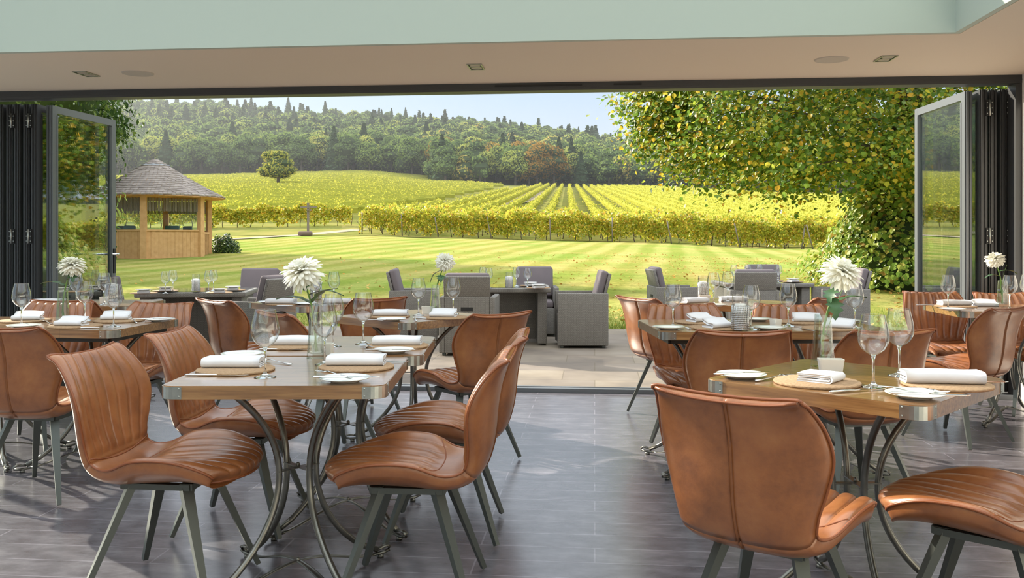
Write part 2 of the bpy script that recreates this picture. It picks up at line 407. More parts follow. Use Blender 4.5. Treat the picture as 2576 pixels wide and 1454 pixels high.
tag(terrain_patch('vineyard_ground', -1800, 4200, 64, 352, 60, 60, M['field'], .02), 'grassy ground under the vine rows', 'ground', kind='structure')
tag(terrain_patch('hillside', -1800, 4200, 350, 990, 60, 40, M['hill'], .0), 'steep hillside under the woods', 'hill', kind='structure')
# ---------------------------------------------------------------- room
def slab(name, x0, x1, y0, y1, z0, z1, m, kind='structure', label=None, cat=None, origin=False):
    b = MB()
    if origin:
        b.box(((x1-x0)/2, (y1-y0)/2, (z1-z0)/2), (x1-x0, y1-y0, z1-z0)); o = b.build(name, m, loc=(x0, y0, z0))
    else:
        b.box(((x0+x1)/2, (y0+y1)/2, (z0+z1)/2), (x1-x0, y1-y0, z1-z0)); o = b.build(name, m)
    return tag(o, label, cat, kind=kind)
XL, XR, YB, ZC = -5.62, 3.25, -3.2, 2.485
slab('floor', XL-.2, XR+.2, YB-.2, YW, -.2, 0, M['floor'], label='slate grey plank floor of the dining room', cat='floor')
slab('patio', -12, 9, YW+.14, lawn_edge_Y, -.2, -.012, M['patio'], label='pale sandstone paved terrace outside the doors', cat='terrace')
slab('wall_right', XR, XR+.25, YB-.2, YW+.2, 0, 3.4, M['wall'], label='white wall at the right end of the opening', cat='wall')
bw = MB()
for (y0, y1, z0, z1) in ((YB-.2, 1.2, 0, 3.4), (6.9, YW+.2, 0, 3.4), (1.2, 6.9, 2.42, 3.4)): bw.box((XL-.125, (y0+y1)/2, (z0+z1)/2), (.25, y1-y0, z1-z0))
tag(bw.build('wall_left', M['wall']), 'white wall on the left with a wide glazed opening', 'wall', kind='structure')
lw_ = empty('window_2', (XL-.12, 4.05, 0)); tag(lw_, 'full height glazed side of the dining room', 'window', kind='structure')
bw = MB()
for y in np.linspace(-2.82, 2.82, 6): bw.box((0, y, 1.21), (.06, .06, 2.41))
bw.box((0, 0, 2.38), (.06, 5.7, .06)); bw.box((0, 0, .04), (.06, 5.7, .06)); bw.build('window_frame', M['alu'], lw_)
bw = MB(); bw.box((0, 0, 1.21), (.012, 5.6, 2.3)); bw.build('pane', M['pane_clear'], lw_)
slab('wall_back', XL, XR, YB-.25, YB, 0, 3.4, M['wall'], label='white wall behind the diners', cat='wall')
slab('wall_front', XL-.25, XR+.25, YW, YW+.2, ZC, 3.4, M['wall'], label='wall above the folding doors', cat='wall')
# ceiling ring round the roof lantern
LX0, LX1, LY0, LY1 = -5.0, 2.23, -2.4, 5.67
b = MB()
for (x0, x1, y0, y1) in ((XL, XR, LY1, YW), (XL, XR, YB, LY0), (XL, LX0, LY0, LY1), (LX1, XR, LY0, LY1)):
    b.box(((x0+x1)/2, (y0+y1)/2, ZC+.06), (x1-x0, y1-y0, .12))
tag(b.build('ceiling', M['ceil']), 'ceiling border around the roof lantern, warm bounce light painted into its cream colour', 'ceiling', kind='structure')
b = MB(); t = .04; zt = 3.05
for (x0, x1, y0, y1) in ((LX0+.001, LX1-.001, LY1-t, LY1-.001), (LX0+.001, LX1-.001, LY0+.001, LY0+t), (LX0+.001, LX0+t, LY0+t, LY1-t), (LX1-t, LX1-.001, LY0+t, LY1-t)):
    b.box(((x0+x1)/2, (y0+y1)/2, (ZC+.001+zt)/2), (x1-x0, y1-y0, zt-ZC-.002))
tag(b.build('trim_1', M['upstand']), 'upstand of the roof lantern, green glass light painted into its colour', 'trim', kind='structure')
lan = empty('window_1', ((LX0+LX1)/2, (LY0+LY1)/2, zt)); tag(lan, 'glazed roof lantern above the dining room', 'window', kind='structure')
b = MB(); hw, hl, rh = (LX1-LX0)/2, (LY1-LY0)/2, .9
b.add([(-hw,-hl,0),(hw,-hl,0),(hw,hl,0),(-hw,hl,0),(0,-hl+hw*.8,rh),(0,hl-hw*.8,rh)], [(0,1,4),(1,2,5,4),(2,3,5),(3,0,4,5)])
b.build('pane', M['pane_clear'], lan)
b = MB()
for p, q in (((-hw,-hl,0),(0,-hl+hw*.8,rh)),((hw,-hl,0),(0,-hl+hw*.8,rh)),((-hw,hl,0),(0,hl-hw*.8,rh)),((hw,hl,0),(0,hl-hw*.8,rh)),((0,-hl+hw*.8,rh),(0,hl-hw*.8,rh)),((-hw,-hl,.02),(hw,-hl,.02)),((-hw,hl,.02),(hw,hl,.02)),((-hw,-hl,.02),(-hw,hl,.02)),((hw,-hl,.02),(hw,hl,.02)),((0,0,rh),(-hw,0,0)),((0,0,rh),(hw,0,0))):
    b.beam(p, q, .05, .06)
b.build('glazing_bar', M['alu2'], lan)
# door frame: head, jambs, threshold
b = MB()
b.box(((XL+XR)/2, YW+.07, (2.42+ZC)/2), (XR-XL, .14, ZC-2.42-.002))
b.box(((XL+XR)/2, YW+.035, 2.447), (XR-XL, .074, .012))
tag(b.build('trim_2', M['alu']), 'dark grey metal head frame above the folding doors', 'door frame', kind='structure')
b = MB(); b.box((-.45, YW-.004, 2.462), (.70, .01, .012)); b.box((.26, YW-.004, 2.462), (.22, .01, .012))
tag(b.build('ventilation_slot', M['black']), 'thin black slot vent in the middle of the dark head frame', 'vent')
slab('trim_3', XR-.045, XR-.001, YW+.001, YW+.14, .03, 2.419, M['alu'], label='dark grey metal jamb at the right end of the opening', cat='door frame')
slab('trim_4', XL+.001, XL+.045, YW+.001, YW+.14, .03, 2.419, M['alu'], label='dark grey metal jamb at the left end of the opening', cat='door frame')
b = MB(); b.box(((XL+XR)/2, YW+.07, .008), (XR-XL, .14, .04)); b.box(((XL+XR)/2, YW+.02, .022), (XR-XL, .03, .02)); b.box(((XL+XR)/2, YW+.115, .022), (XR-XL, .03, .02))
tag(b.build('trim_5', M['alu2']), 'grey metal threshold track between floor and terrace', 'threshold', kind='structure')
slab('baseboard_right', XR-.015, XR-.001, YB, YW, 0, .13, M['wall'], label='white skirting board on the right wall', cat='baseboard')
# folding door leaves: perpendicular to the wall, hinge line at Y0
def leaf(n, x, y0, y1, glassm, label, hinge_in=True, hx=0, ang=0, fm='alu', handle=0, hinges=True):
    e = empty('door_%d' % n, (x, y0, .035)); e.rotation_euler = (0, 0, ang); tag(e, label, 'door', kind='structure')
    L = y1-y0; Z = 2.365; fw = .062; th = .058
    b = MB()
    b.box((0, fw/2, Z/2), (th, fw, Z)); b.box((0, L-fw/2, Z/2), (th, fw, Z))
    b.box((0, L/2, fw/2), (th*.98, L-2*fw, fw)); b.box((0, L/2, Z-fw/2), (th*.98, L-2*fw, fw))
    # glazing beads and gasket grooves seen on the edge
    for s in (-1, 1):
        b.box((s*(th/2+.002), fw+.004, Z/2), (.006, .012, Z-.16)); b.box((s*(th/2+.002), L-fw-.004, Z/2), (.006, .012, Z-.16))
    b.box((.012, -.004, Z/2), (.008, .010, Z)); b.box((-.014, -.005, Z/2), (.012, .012, Z))
    b.build('door_frame', M[fm], e)
    b = MB(); b.box((0, L/2, Z/2), (.022, L-2*fw, Z-2*fw)); b.build('glass_pane', M['pane'], e)
    if hinges:
        for z in (.22, 1.22, 2.22):
            b = MB(); b.box((hx, -.014, z), (.052, .010, .125)); hg = b.build('hinge', M['black'], e)
            b = MB(); b.tube([(hx, -.024, z-.062), (hx, -.024, z+.062)], .008)
            for sx in (-1, 1):
                for dz in (-.042, 0, .042): b.rbox((hx+sx*.018, -.0205, z+dz), (.009, .005, .009), .002, n=2)
            b.build('hinge_pin', M['plate_metal'], hg)
    if handle:
        for s in (-1, 1):
            hd = MB(); hd.box((s*(th/2+.006), L-fw/2, .985), (.010, .034, .24)); q = hd.build('handle_plate', M['black'], e)
            hd = MB(); hd.tube([(s*(th/2+.01), L-fw/2, 1.05), (s*(th/2+.055), L-fw/2, 1.05), (s*(th/2+.06), L-fw/2-.03, 1.05), (s*(th/2+.06), L-fw/2-.125, 1.05)], .010)
            hd.build('lever', M['chrome'], q)
    return e
leaf(1, -4.745, YW+.24, YW+1.22, 'pane', 'open glazed leaf with lever handle nearest the gazebo, left folding door', ang=R(-1.5), fm='alu2', handle=1, hinges=False)
for k in range(6):
    leaf(2+k, -4.835-.078*k, YW+.16+(k % 2)*.012, YW+1.12, 'pane', 'folded dark door leaf in the left stack, %s from the open glazed leaf' % ['first','second','third','fourth','fifth','sixth'][k], hx=-.038 if k % 2 == 0 else .038, hinges=(k in (0, 2, 4)))
leaf(8, 2.945, YW+.22, YW+1.20, 'pane', 'open glazed leaf beside the ivy covered tree, right folding door', ang=R(2.5), fm='alu2', hinges=False)
for k in range(3):
    leaf(9+k, 3.035+.076*k, YW+.16+(k % 2)*.012, YW+1.12, 'pane', 'folded dark door leaf in the right stack, %s from the open glazed leaf' % ['first','second','third'][k], hx=.038, hinges=(k in (0, 2)))
# ceiling fittings
def downlight(px, py, label):
    p = P(px, py, ZC); e = empty('recessed_downlight', (p.x, p.y, ZC), 0, label, 'ceiling light', 'twin recessed downlights')
    b = MB()
    for s in (-1, 1): b.box((s*.05, 0, -.003), (.008, .19, .010)); b.box((0, s*.095, -.003), (.108, .008, .010))
    b.box((0, 0, -.003), (.10, .010, .008)); b.build('trim_ring', M['plate_metal'], e)
    b = MB(); b.box((0, 0, -.0005), (.10, .18, .004)); b.build('recess', M['black'], e)
    for s in (-1, 1):
        b = MB(); b.lathe([(.012, -.003), (.030, -.005), (.038, -.0075), (.041, -.004)], 20, (0, s*.045, 0), capb=True); b.build('lamp', M['lampface'], e)
downlight(217, 185, 'square twin downlight at the left end of the ceiling border')
downlight(1197, 167, 'square twin downlight in the middle of the ceiling border')
downlight(2228, 146, 'square twin downlight at the right end of the ceiling border')
for px, py, l in ((347, 184, 'round cream ceiling speaker beside the left downlight'), (2092, 149, 'round cream ceiling speaker beside the right downlight')):
    p = P(px, py, ZC); b = MB(); b.lathe([(0, -.004), (.085, -.004), (.10, -.005), (.112, -.007), (.116, 0)], 40)
    tag(b.build('ceiling_speaker', M['speaker'], loc=p), l, 'speaker', 'round ceiling speakers')
# ---------------------------------------------------------------- dining chair
def interp(keys, t):
    """Catmull-Rom through rows of keys"""
    k = np.asarray(keys, float); t = min(max(t, 0), len(k)-1-1e-6); i = int(t); f = t-i
    p0, p1, p2, p3 = k[max(i-1, 0)], k[i], k[i+1], k[min(i+2, len(k)-1)]
    return .5*((2*p1)+(-p0+p2)*f+(2*p0-5*p1+4*p2-p3)*f*f+(-p0+3*p1-3*p2+p3)*f**3)
#        y     z     halfw  lift  thick
PROF = [(.290, .412, .160, -.018, .046), (.286, .446, .186, -.012, .062), (.228, .463, .215, .006, .070), (.113, .463, .240, .040, .070), (-.02, .452, .236, .050, .068),
        (-.125, .444, .208, .020, .062), (-.192, .462, .188, .012, .058), (-.222, .515, .196, .022, .054), (-.240, .585, .218, .040, .050), (-.254, .665, .236, .048, .044),
        (-.274, .740, .228, .034, .038), (-.302, .800, .208, .012, .030), (-.322, .822, .200, .002, .022)]
SEAM = 6.15
def chair_surf(t, s, side):
    y, z, w, lift, th = interp(PROF, t)
    y2, z2 = interp(PROF, t+.02)[:2]; y1, z1 = interp(PROF, t-.02)[:2]
    ty, tz = y2-y1, z2-z1; l = math.hypot(ty, tz) or 1; ty /= l; tz /= l
    ny, nz = tz, -ty             # towards the sitter
    a = abs(s)
    L = lift*a**2.3
    sh = 0.0
    fr = .062*a**2.7*max(0, 1-t/3.4)                 # round the front outline
    if t > 10.2: sh = .020*a**2.5*(t-10.2)/1.8        # ears at the top corners
    if side > 0:
        ch = 0.0
        tt = t
        on = min(1, max(0, (tt-.35)/.5))*min(1, max(0, (4.55-tt)/.4)) if tt < 5.2 else min(1, max(0, (tt-6.4)/.35))*min(1, max(0, (11.95-tt)/.4))
        q = abs(math.sin(PI*4.0*s)) if True else 0
        pad = math.sqrt(max(0, 1-a**8))
        ch = .0125*on*(q**.5)*(1 if a < .985 else 0)
        off = L+ch+.010*pad-.010
    else:
        inn = .0
        off = L-th*(.55+.45*math.sqrt(max(0, 1-a**5)))
        if t > SEAM-.3: off += .006*math.exp(-(s/.028)**2) if abs(s) > .008 else -.004
        w = w*(.965 if side < 0 else 1)
    yy = y+ny*off+ty*sh-fr; zz = z+nz*off+tz*sh
    return (s*w, yy, zz)
def shell_part(t0, t1, nt, mb):
    ss = sorted(set([round(x, 4) for x in np.linspace(-1, 1, 81)]+[-.02, -.01, .01, .02, -.99, .99]))
    ts = np.linspace(t0, t1, nt); k = len(ss); n = len(mb.v)
    vf = [chair_surf(t, s, 1) for t in ts for s in ss]; vb = [chair_surf(t, s, -1) for t in ts for s in ss]
    fs = []; m = len(ts)
    for i in range(m-1):
        for j in range(k-1):
            a = i*k+j; fs.append((a, a+1, a+1+k, a+k)); a += m*k; fs.append((a, a+k, a+k+1, a+1))
    o = m*k
    edge = [(i, i+1) for i in range(k-1)]
    for j in range(k-1):
        fs.append((j+1, j, o+j, o+j+1)); q = (m-1)*k+j; fs.append((q, q+1, o+q+1, o+q))
    # bulged gusset: one extra ring half way
    for i in range(m-1):
        for j, sg in ((0, 1), (k-1, -1)):
            a, b_ = i*k+j, (i+1)*k+j
            fs.append((a, b_, o+b_, o+a) if sg > 0 else (b_, a, o+a, o+b_))
    mb.add(vf+vb, fs, 0, True)
def edge_line(t0, t1, n, s=1.0, side=1, out=.0):
    return [Vector(chair_surf(t, s, side)) for t in np.linspace(t0, t1, n)]
def make_chair():
    root = empty('dining_chair', (0, 0, 0), 0, 'x', 'chair')
    b = MB(); shell_part(0, SEAM, 34, b)
    el = edge_line(SEAM, 0, 26, -1)+[Vector(chair_surf(0, s, 1)) for s in np.linspace(-.9, .9, 14)]+edge_line(0, SEAM, 26, 1)
    seat = b.build('seat', M['leather'], root); b = MB()
    b.tube([p+Vector((0, 0, .002)) for p in el], .0048, 6)
    b.tube([Vector(chair_surf(4.75-.5*abs(s)**3, s, 1))+Vector((0, 0, -.001)) for s in np.linspace(-.97, .97, 21)], .003, 6)
    b.build('piping', M['piping'], seat)
    b = MB(); shell_part(SEAM, 12, 34, b)
    el = edge_line(SEAM, 12, 28, -1)+[Vector(chair_surf(12, s, 1)) for s in np.linspace(-.94, .94, 18)]+edge_line(12, SEAM, 28, 1)
    back = b.build('backrest', M['leather'], root); b = MB()
    b.tube(el, .0048, 6)
    b.tube([Vector(chair_surf(6.45-.45*(1-abs(s)**2), s, 1)) for s in np.linspace(-.97, .97, 21)], .003, 6)
    b.tube([Vector(chair_surf(12, s, -1))+Vector((0, .001, .001)) for s in np.linspace(-.98, .98, 14)], .004, 6)
    b.build('piping', M['piping'], back)
    b = MB()
    for sy in (-1, 1): b.beam((-.125, sy*.105, .385), (.125, sy*.105, .385), .045, .022)
    for sx in (-1, 1): b.beam((sx*.115, -.12, .384), (sx*.115, .12, .384), .03, .02)
    b.build('seat_frame', M['leg'], root)
    for sx, sy in ((1, 1), (-1, 1), (1, -1), (-1, -1)):
        b = MB(); a = Vector((sx*.105, sy*.095, .388)); f = Vector((sx*.212, sy*.222, .012))
        b.beam(a, f, .040, .026, .019, .017, up=(sx*.6, sy*.75, .2)); b.build('leg', M['leg'], root)
    return root
CHAIR = make_chair()
def chair(u, d, a, label, group='tan leather dining chairs'):
    return place(CHAIR, W(u, d, 0), face(a), label, 'chair', group)
# ---------------------------------------------------------------- tables
def rounded_rect(w, l, r, n=5):
    pts = []
    for cx, cy, a0 in ((w/2-r, l/2-r, 0), (-(w/2-r), l/2-r, PI/2), (-(w/2-r), -(l/2-r), PI), (w/2-r, -(l/2-r), 1.5*PI)):
        for i in range(n+1):
            a = a0+PI/2*i/n; pts.append((cx+r*math.cos(a), cy+r*math.sin(a)))
    return pts
def make_table(w, l, name='dining_table', rail=False):
    root = empty(name, (0, 0, 0), 0, 'x', 'table'); th = .042; z1 = TZ; z0 = TZ-th
    b = MB(); b.prism(rounded_rect(w, l, .045), z0, z1-.002); b.prism(rounded_rect(w-.004, l-.004, .044), z1-.002, z1)
    top = b.build('tabletop', M['wood'], root)
    for sx, sy in ((1, 1), (-1, 1), (-1, -1), (1, -1)):
        b = MB(); pts = []
        r = .047; cx, cy = sx*(w/2-.045), sy*(l/2-.045)
        path = [(cx+sx*r, cy-sy*.028)]+[(cx+sx*r*math.cos(a), cy+sy*r*math.sin(a)) for a in np.linspace(0, PI/2, 7)]+[(cx-sx*.028, cy+sy*r)]
        vs = []; fs = []
        for i, (x, y) in enumerate(path):
            for zz in (z0+.001, z1-.0025): vs.append((x, y, zz))
            ix, iy = cx+(x-cx)*.95, cy+(y-cy)*.95
            for zz in (z0+.001, z1-.0025): vs.append((ix, iy, zz))
        for i in range(len(path)-1):
            a = i*4; fs += [(a, a+4, a+5, a+1), (a+2, a+3, a+7, a+6), (a+1, a+5, a+7, a+3), (a, a+2, a+6, a+4)]
        fs += [(0,1,3,2), (len(vs)-4, len(vs)-2, len(vs)-1, len(vs)-3)]
        b.add(vs, fs)
        for zz in (z0+.009, z1-.009):
            b.rbox((cx+sx*r, cy-sy*.020, zz), (.004, .006, .006), .0018, n=2); b.rbox((cx-sx*.020, cy+sy*r, zz), (.006, .004, .006), .0018, n=2)
        b.build('corner_plate', M['plate_metal'], top)
    cen = [0] if w < 1 else [0]
    lx = (w/2-.12) if w > .95 else None
    def leg_set(ox):
        for sx, sy in ((1, 1), (-1, 1), (-1, -1), (1, -1)):
            pts = []
            for q in np.linspace(0, 1, 22):
                z = .035+q*(z0-.035-.004)
                # hourglass: waist at 45% of the height
                v = (q-.54)/.46 if q > .54 else (.54-q)/.54
                rad = (.055+.135*v**2.1) if q > .54 else .055+.105*v**2+.095*(1-math.sqrt(max(0, 1-(v*.985)**2)))/(1-math.sqrt(1-.985**2))
                pts.append((ox+sx*rad*.95, sy*rad, z))
            x0, y0 = pts[0][0], pts[0][1]
            foot = [(x0+sx*.030, y0+sy*.030, .040), (x0+sx*.043, y0+sy*.043, .032), (x0+sx*.040, y0+sy*.040, .021), (x0+sx*.022, y0+sy*.022, .017)]
            b = MB(); b.tube(list(reversed(pts)), .0115, 10); lg = b.build('leg', M['tube'], root)
            b = MB(); b.tube([pts[0]]+foot+[(x0-sx*.02, y0-sy*.02, .020)], .010, 8, flat=.6); b.lathe([(.013, 0), (.013, .012), (.006, .013), (.006, .02)], 12, (x0+sx*.012, y0+sy*.012, 0), capb=True)
            b.build('foot', M['tube'], lg)
        b = MB()
        for s in (-1, 1):
            pts = []
            for q in np.linspace(-1, 1, 23):
                rr = .245*q; z = .02+.065*(math.cos(q*PI)*.5+.5)**.8
                if z < .022: z = .022
                pts.append((ox+rr*.93, rr*s*.98, z))
            b.tube(pts, .013, 6, flat=.28, up=(0, 0, 1))
        b.lathe([(.008, .08), (.008, .094), (.003, .098)], 8, (ox, 0, 0), capt=True, capb=True)
        b.build('foot_stretcher', M['tube'], root)
        b = MB(); zc = .415
        b.beam((ox-.058, -.060, zc), (ox+.058, .060, zc), .022, .004); b.beam((ox-.058, .060, zc+.004), (ox+.058, -.060, zc+.004), .022, .004)
        b.lathe([(.007, zc), (.007, zc+.014), (.003, zc+.018)], 8, (ox, 0, 0), capt=True, capb=True)
        b.build('waist_bracket', M['tube'], root)
    if w < .95: leg_set(0)
    else: leg_set(-(w/2-.30)); leg_set(w/2-.30)
    b = MB()
    if rail:
        for sy in (-1, 1): b.beam((-w/2+.06, sy*(l/2-.07), z0-.013), (w/2-.06, sy*(l/2-.07), z0-.013), .024, .024)
        for sx in (-1, 1): b.beam((sx*(w/2-.06), -l/2+.07, z0-.0135), (sx*(w/2-.06), l/2-.07, z0-.0135), .024, .024)
    else:
        for sy in (-1, 1): b.beam((-.25, sy*.26, z0-.004), (.25, sy*.26, z0-.004), .05, .007)
    b.build('top_rail', M['rail'], root)
    return root
T70 = make_table(.71, .71); T120 = make_table(1.2, .70, rail=True); T85 = make_table(.86, .70)
TAB = {}
def table(proto, key, u, d, a, label, group='plank topped dining tables'):
    TAB[key] = (u, d, a); return place(proto, W(u, d, 0), face(a), label, 'table', group)
table(T70, 'A1', -.757, 3.135, -.6, 'square wooden plank table with steel corners at the near left, white dressed for two')
table(T70, 'A2', -.715, 3.87, -.6, 'square wooden plank table pushed against the far side of the near left table')
table(T70, 'B', 1.135, 2.93, 45, 'square wooden plank table set diagonally at the near right, sunlit top')
table(T120, 'C', 1.335, 4.80, -2, 'long wooden plank table on a dark steel rail, behind the near right table')
table(T70, 'D', 1.63, 6.62, 44, 'small wooden table by the doorway behind the long right table')
table(T70, 'E', -.60, 5.40, 43, 'square wooden table set diagonally behind the near left pair of tables')
table(T70, 'F', -1.47, 6.60, 42, 'small wooden table by the doorway in front of the left terrace furniture')
table(T120, 'J', -2.58, 4.92, 7, 'long wooden plank table at the left edge, bright with sun')
table(T70, 'K', -3.03, 6.52, 0, 'small wooden table by the left folded doors, mostly hidden by chairs')
table(T85, 'G', 3.36, 6.02, 5, 'wooden plank table against the right wall by the folded doors')
# chairs
chair(-1.19, 3.12, 96, 'tan leather ribbed chair at the near left, side on, facing the near left table')
chair(-1.15, 3.80, 93, 'tan leather ribbed chair behind the near left one, facing the second table')
chair(-.34, 3.07, -86, 'tan leather chair right of the near left table, seat pointing left')
chair(-.275, 3.72, -88, 'tan leather chair overlapped by the chair right of the near left table')
chair(.74, 2.50, 38, 'large tan leather chair in the right foreground seen from behind, sun on its back')
chair(1.385, 2.56, -48, 'tan leather chair cut off by the right edge of the picture, ribbed seat')
chair(1.00, 4.12, 2, 'tan leather chair seen from behind, centred at the long right table')
chair(1.575, 4.14, -12, 'tan leather chair behind the two big near right wine glasses')
chair(1.05, 5.08, 178, 'ribbed tan chair facing us across the long right table, by the candle holder')
chair(1.66, 5.08, 184, 'ribbed tan chair facing us across the long right table, by the white flower')
chair(1.12, 6.22, 56, 'tan leather chair by the doorway, left of the long right table, thin splayed leg')
chair(1.98, 6.33, -40, 'tan leather chair with only its curved top showing behind the long right table')
chair(-.26, 4.98, -38, 'tan leather chair seen from behind at the diagonal table, back curling right')
chair(-1.03, 4.97, 50, 'tan leather chair half hidden by the big vase on the near left table')
chair(-1.08, 6.25, -35, 'tan leather chair seen from behind at the small doorway table, right of the big vase')
chair(-1.74, 6.05, 40, 'tan leather chair seen from behind with a pale rim, left of the big vase')
chair(-2.25, 4.28, 6, 'tan leather chair seen from behind at the left edge, with a centre seam')
chair(-2.24, 5.22, 190, 'ribbed tan chair facing us at the right end of the long left table')
chair(-2.86, 5.28, 182, 'ribbed tan chair facing us behind the left vase')
chair(-2.92, 6.08, 0, 'tan leather chair seen from behind between the left glasses, by the folded doors')
chair(2.71, 5.40, -30, 'tan leather chair seen from behind at the right edge, seat pointing left')
chair(3.17, 6.42, 182, 'ribbed tan chair facing us in front of the right glass door leaf')
chair(3.64, 6.28, 180, 'ribbed tan chair facing us at the right edge behind the right flower')
# ---------------------------------------------------------------- tableware prototypes
def make_glass(hh=.225, br=.047):
    root = empty('wine_glass', (0, 0, 0), 0, 'x', 'wine glass'); k = hh/.225
    prof = [(.008, .100), (.020, .106), (.034, .118), (.043, .134), (br, .150), (br*.985, .166), (br*.92, .186), (br*.80, .208), (br*.72, .225)]
    b = MB(); b.lathe([(r, z*k) for r, z in prof], 28)
    b.lathe([(r-.0012, z*k) for r, z in reversed(prof)], 28)
    pts = [(br*.72*math.cos(a), br*.72*math.sin(a), .225*k) for a in np.linspace(0, 2*PI, 29)[:-1]]
    b.tube(pts, .0009, 5, closed=True)
    b.build('bowl', M['glass'], root)
    b = MB(); b.lathe([(0, .0), (.036, .0), (.0365, .0015), (.030, .003), (.018, .006), (.008, .011), (.0042, .020), (.0036, .05), (.0038, .085), (.0075, .0985), (.012, .102), (0, .1025)] if k == 1 else [(0, 0), (.036, 0), (.0365, .0015), (.018, .006), (.0042, .02*k), (.0038, .085*k), (.0075, .0985*k), (.012, .102*k), (0, .1025*k)], 20)
    b.build('stem', M['solidglass'], root)
    return root
GL = make_glass()
def glass(px, py, label, z=TZ, group='stemmed wine glasses', s=None):
    return place(GL, P(px, py, z+.0005), 0, label, 'wine glass', group, s)
def make_napkin(L=.165, Wd=.085, h=.030, nest=3, lift=0.0):
    # nested folds seen at the short ends, one smooth rounded fold along the front
    b = MB(); g = .0006; th = h/(2*nest)-g
    for i in range(nest):
        z0 = i*(th+g)+th/2; z1 = h-i*(th+g)-th/2; r = (z1-z0)/2; zm = (z0+z1)/2; xf = -Wd/2+th/2+i*(th+g)
        pts = [(Wd/2-.002*i, z0), (Wd*.15, z0), (xf+r*.9, z0)]
        pts += [(xf+r*.9-r*.9*math.sin(a), zm-r*math.cos(a)) for a in np.linspace(.2, PI-.2, 7)]
        pts += [(xf+r*.9, z1), (0, z1+.0008), (Wd*.3, z1+lift*.5), (Wd/2-.004*i, z1+lift)]
        n = len(pts); sec = []
        for k, (x, zz) in enumerate(pts):
            t = Vector((pts[min(k+1, n-1)][0]-pts[max(k-1, 0)][0], pts[min(k+1, n-1)][1]-pts[max(k-1, 0)][1])).normalized()
            sec.append(((x-t.y*th*.47, zz+t.x*th*.47), (x+t.y*th*.47, zz-t.x*th*.47)))
        loop = [q[0] for q in sec]+[q[1] for q in reversed(sec)]; k = len(loop); ys = np.linspace(-L/2+i*.0015, L/2-i*.0015, 7); vs = []; fs = []
        for y in ys:
            for j, (x, zz) in enumerate(loop): vs.append((y, x*(1+.015*math.sin(y*55+i)), max(zz*(1+.04*math.sin(y*38+2)), .0003)))
        for j in range(len(ys)-1):
            for q in range(k):
                a, c = j*k+q, j*k+(q+1) % k; fs.append((a, c, c+k, a+k))
        fs.append(tuple(range(k))); fs.append(tuple(range((len(ys)-1)*k, len(ys)*k))[::-1])
        b.add(vs, fs, 0, True)
    o = b.build('folded_napkin', M['linen']); return tag(o, 'x', 'napkin')
NP = make_napkin(.205, .10, .034); NPS = make_napkin(.115, .115, .026, 2); NPL = make_napkin(.235, .085, .038, 2); NPT = make_napkin(.15, .085, .026, 1, .022)
def napkin(proto, px, py, a, label, z=TZ+.0085, tilt=None, s=None):
    return place(proto, P(px, py, z), face(a-90), label, 'napkin', 'folded white napkins', s, tilt)
def mk(name, prof, m, n=40, cat='x'):
    b = MB(); b.lathe(prof, n); return tag(b.build(name, m), 'x', cat)
MAT = mk('cork_placemat', [(0, 0), (.132, 0), (.134, .0015), (.134, .0065), (.132, .008), (0, .008)], M['cork'])
PL = mk('side_plate', [(0, .0), (.045, .0), (.047, .003), (.062, .0075), (.080, .0125), (.083, .0145), (.0815, .0155), (.062, .0105), (.047, .0065), (0, .0055)], M['porcelain'])
def mat_(px, py, label, z=TZ+.0003): return place(MAT, P(px, py, z), 0, label, 'placemat', 'round cork placemats')
def plate(px, py, label, z=TZ+.0003, s=None): return place(PL, P(px, py, z), 0, label, 'plate', 'white side plates', s)
def flatware(name, outline, m, zf):
    b = MB(); n = len(outline)
    vs = [(x, y, zf(x)+.0022) for x, y in outline]+[(x, y, zf(x)) for x, y in outline]
    fs = [tuple(range(n)), tuple(range(n, 2*n))[::-1]]+[(i, n+i, n+(i+1) % n, (i+1) % n) for i in range(n)]
    b.add(vs, fs); return b
def make_knife():
    b = MB()
    pts = [(-.105, .007), (-.06, .0085), (-.01, .007), (0, .005)]
    b.tube([(-.108, 0, .0045), (-.10, 0, .0045), (-.05, 0, .0045), (-.005, 0, .0045), (.006, 0, .0040)], [.004, .0072, .0078, .0055, .0035], 10, flat=.52)
    out = [(.004, -.004), (.03, -.0075), (.07, -.0085), (.095, -.006), (.108, .002), (.095, .0052), (.05, .0045), (.004, .004)]
    n = len(out); vs = [(x, y, .0048) for x, y in out]+[(x, y, .0034) for x, y in out]
    b.add(vs, [tuple(range(n)), tuple(range(n, 2*n))[::-1]]+[(i, n+i, n+(i+1) % n, (i+1) % n) for i in range(n)])
    return tag(b.build('table_knife', M['chrome']), 'x', 'knife')
def make_fork():
    b = MB()
    zf = lambda x: .0035+.010*max(0, (x-.0)/.1)*(1-max(0, (x-.0)/.1))*2 if x > 0 else .0035
    b.tube([(-.105, 0, .004), (-.08, 0, .004), (-.03, 0, .006), (.02, 0, .010), (.04, 0, .0095)], [.0052, .0062, .0038, .0030, .0045], 8, flat=.45)
    for i, y in enumerate((-.0085, -.0028, .0028, .0085)):
        b.tube([(.036, y*.6, .0095), (.050, y, .0075), (.070, y, .0050), (.092, y, .0066), (.098, y, .009)], [.0028, .0022, .0018, .0014, .0007], 6, flat=.6)
    b.rbox((.045, 0, .0083), (.018, .021, .003), .0013, n=2)
    return tag(b.build('table_fork', M['chrome']), 'x', 'fork')
KN = make_knife(); FK = make_fork()
def knife(px, py, a, label, z=TZ+.0004): return place(KN, P(px, py, z), face(a)+PI/2, label, 'knife', 'table knives')
def fork(px, py, a, label, z=TZ+.0004): return place(FK, P(px, py, z), face(a)+PI/2, label, 'fork', 'table forks')
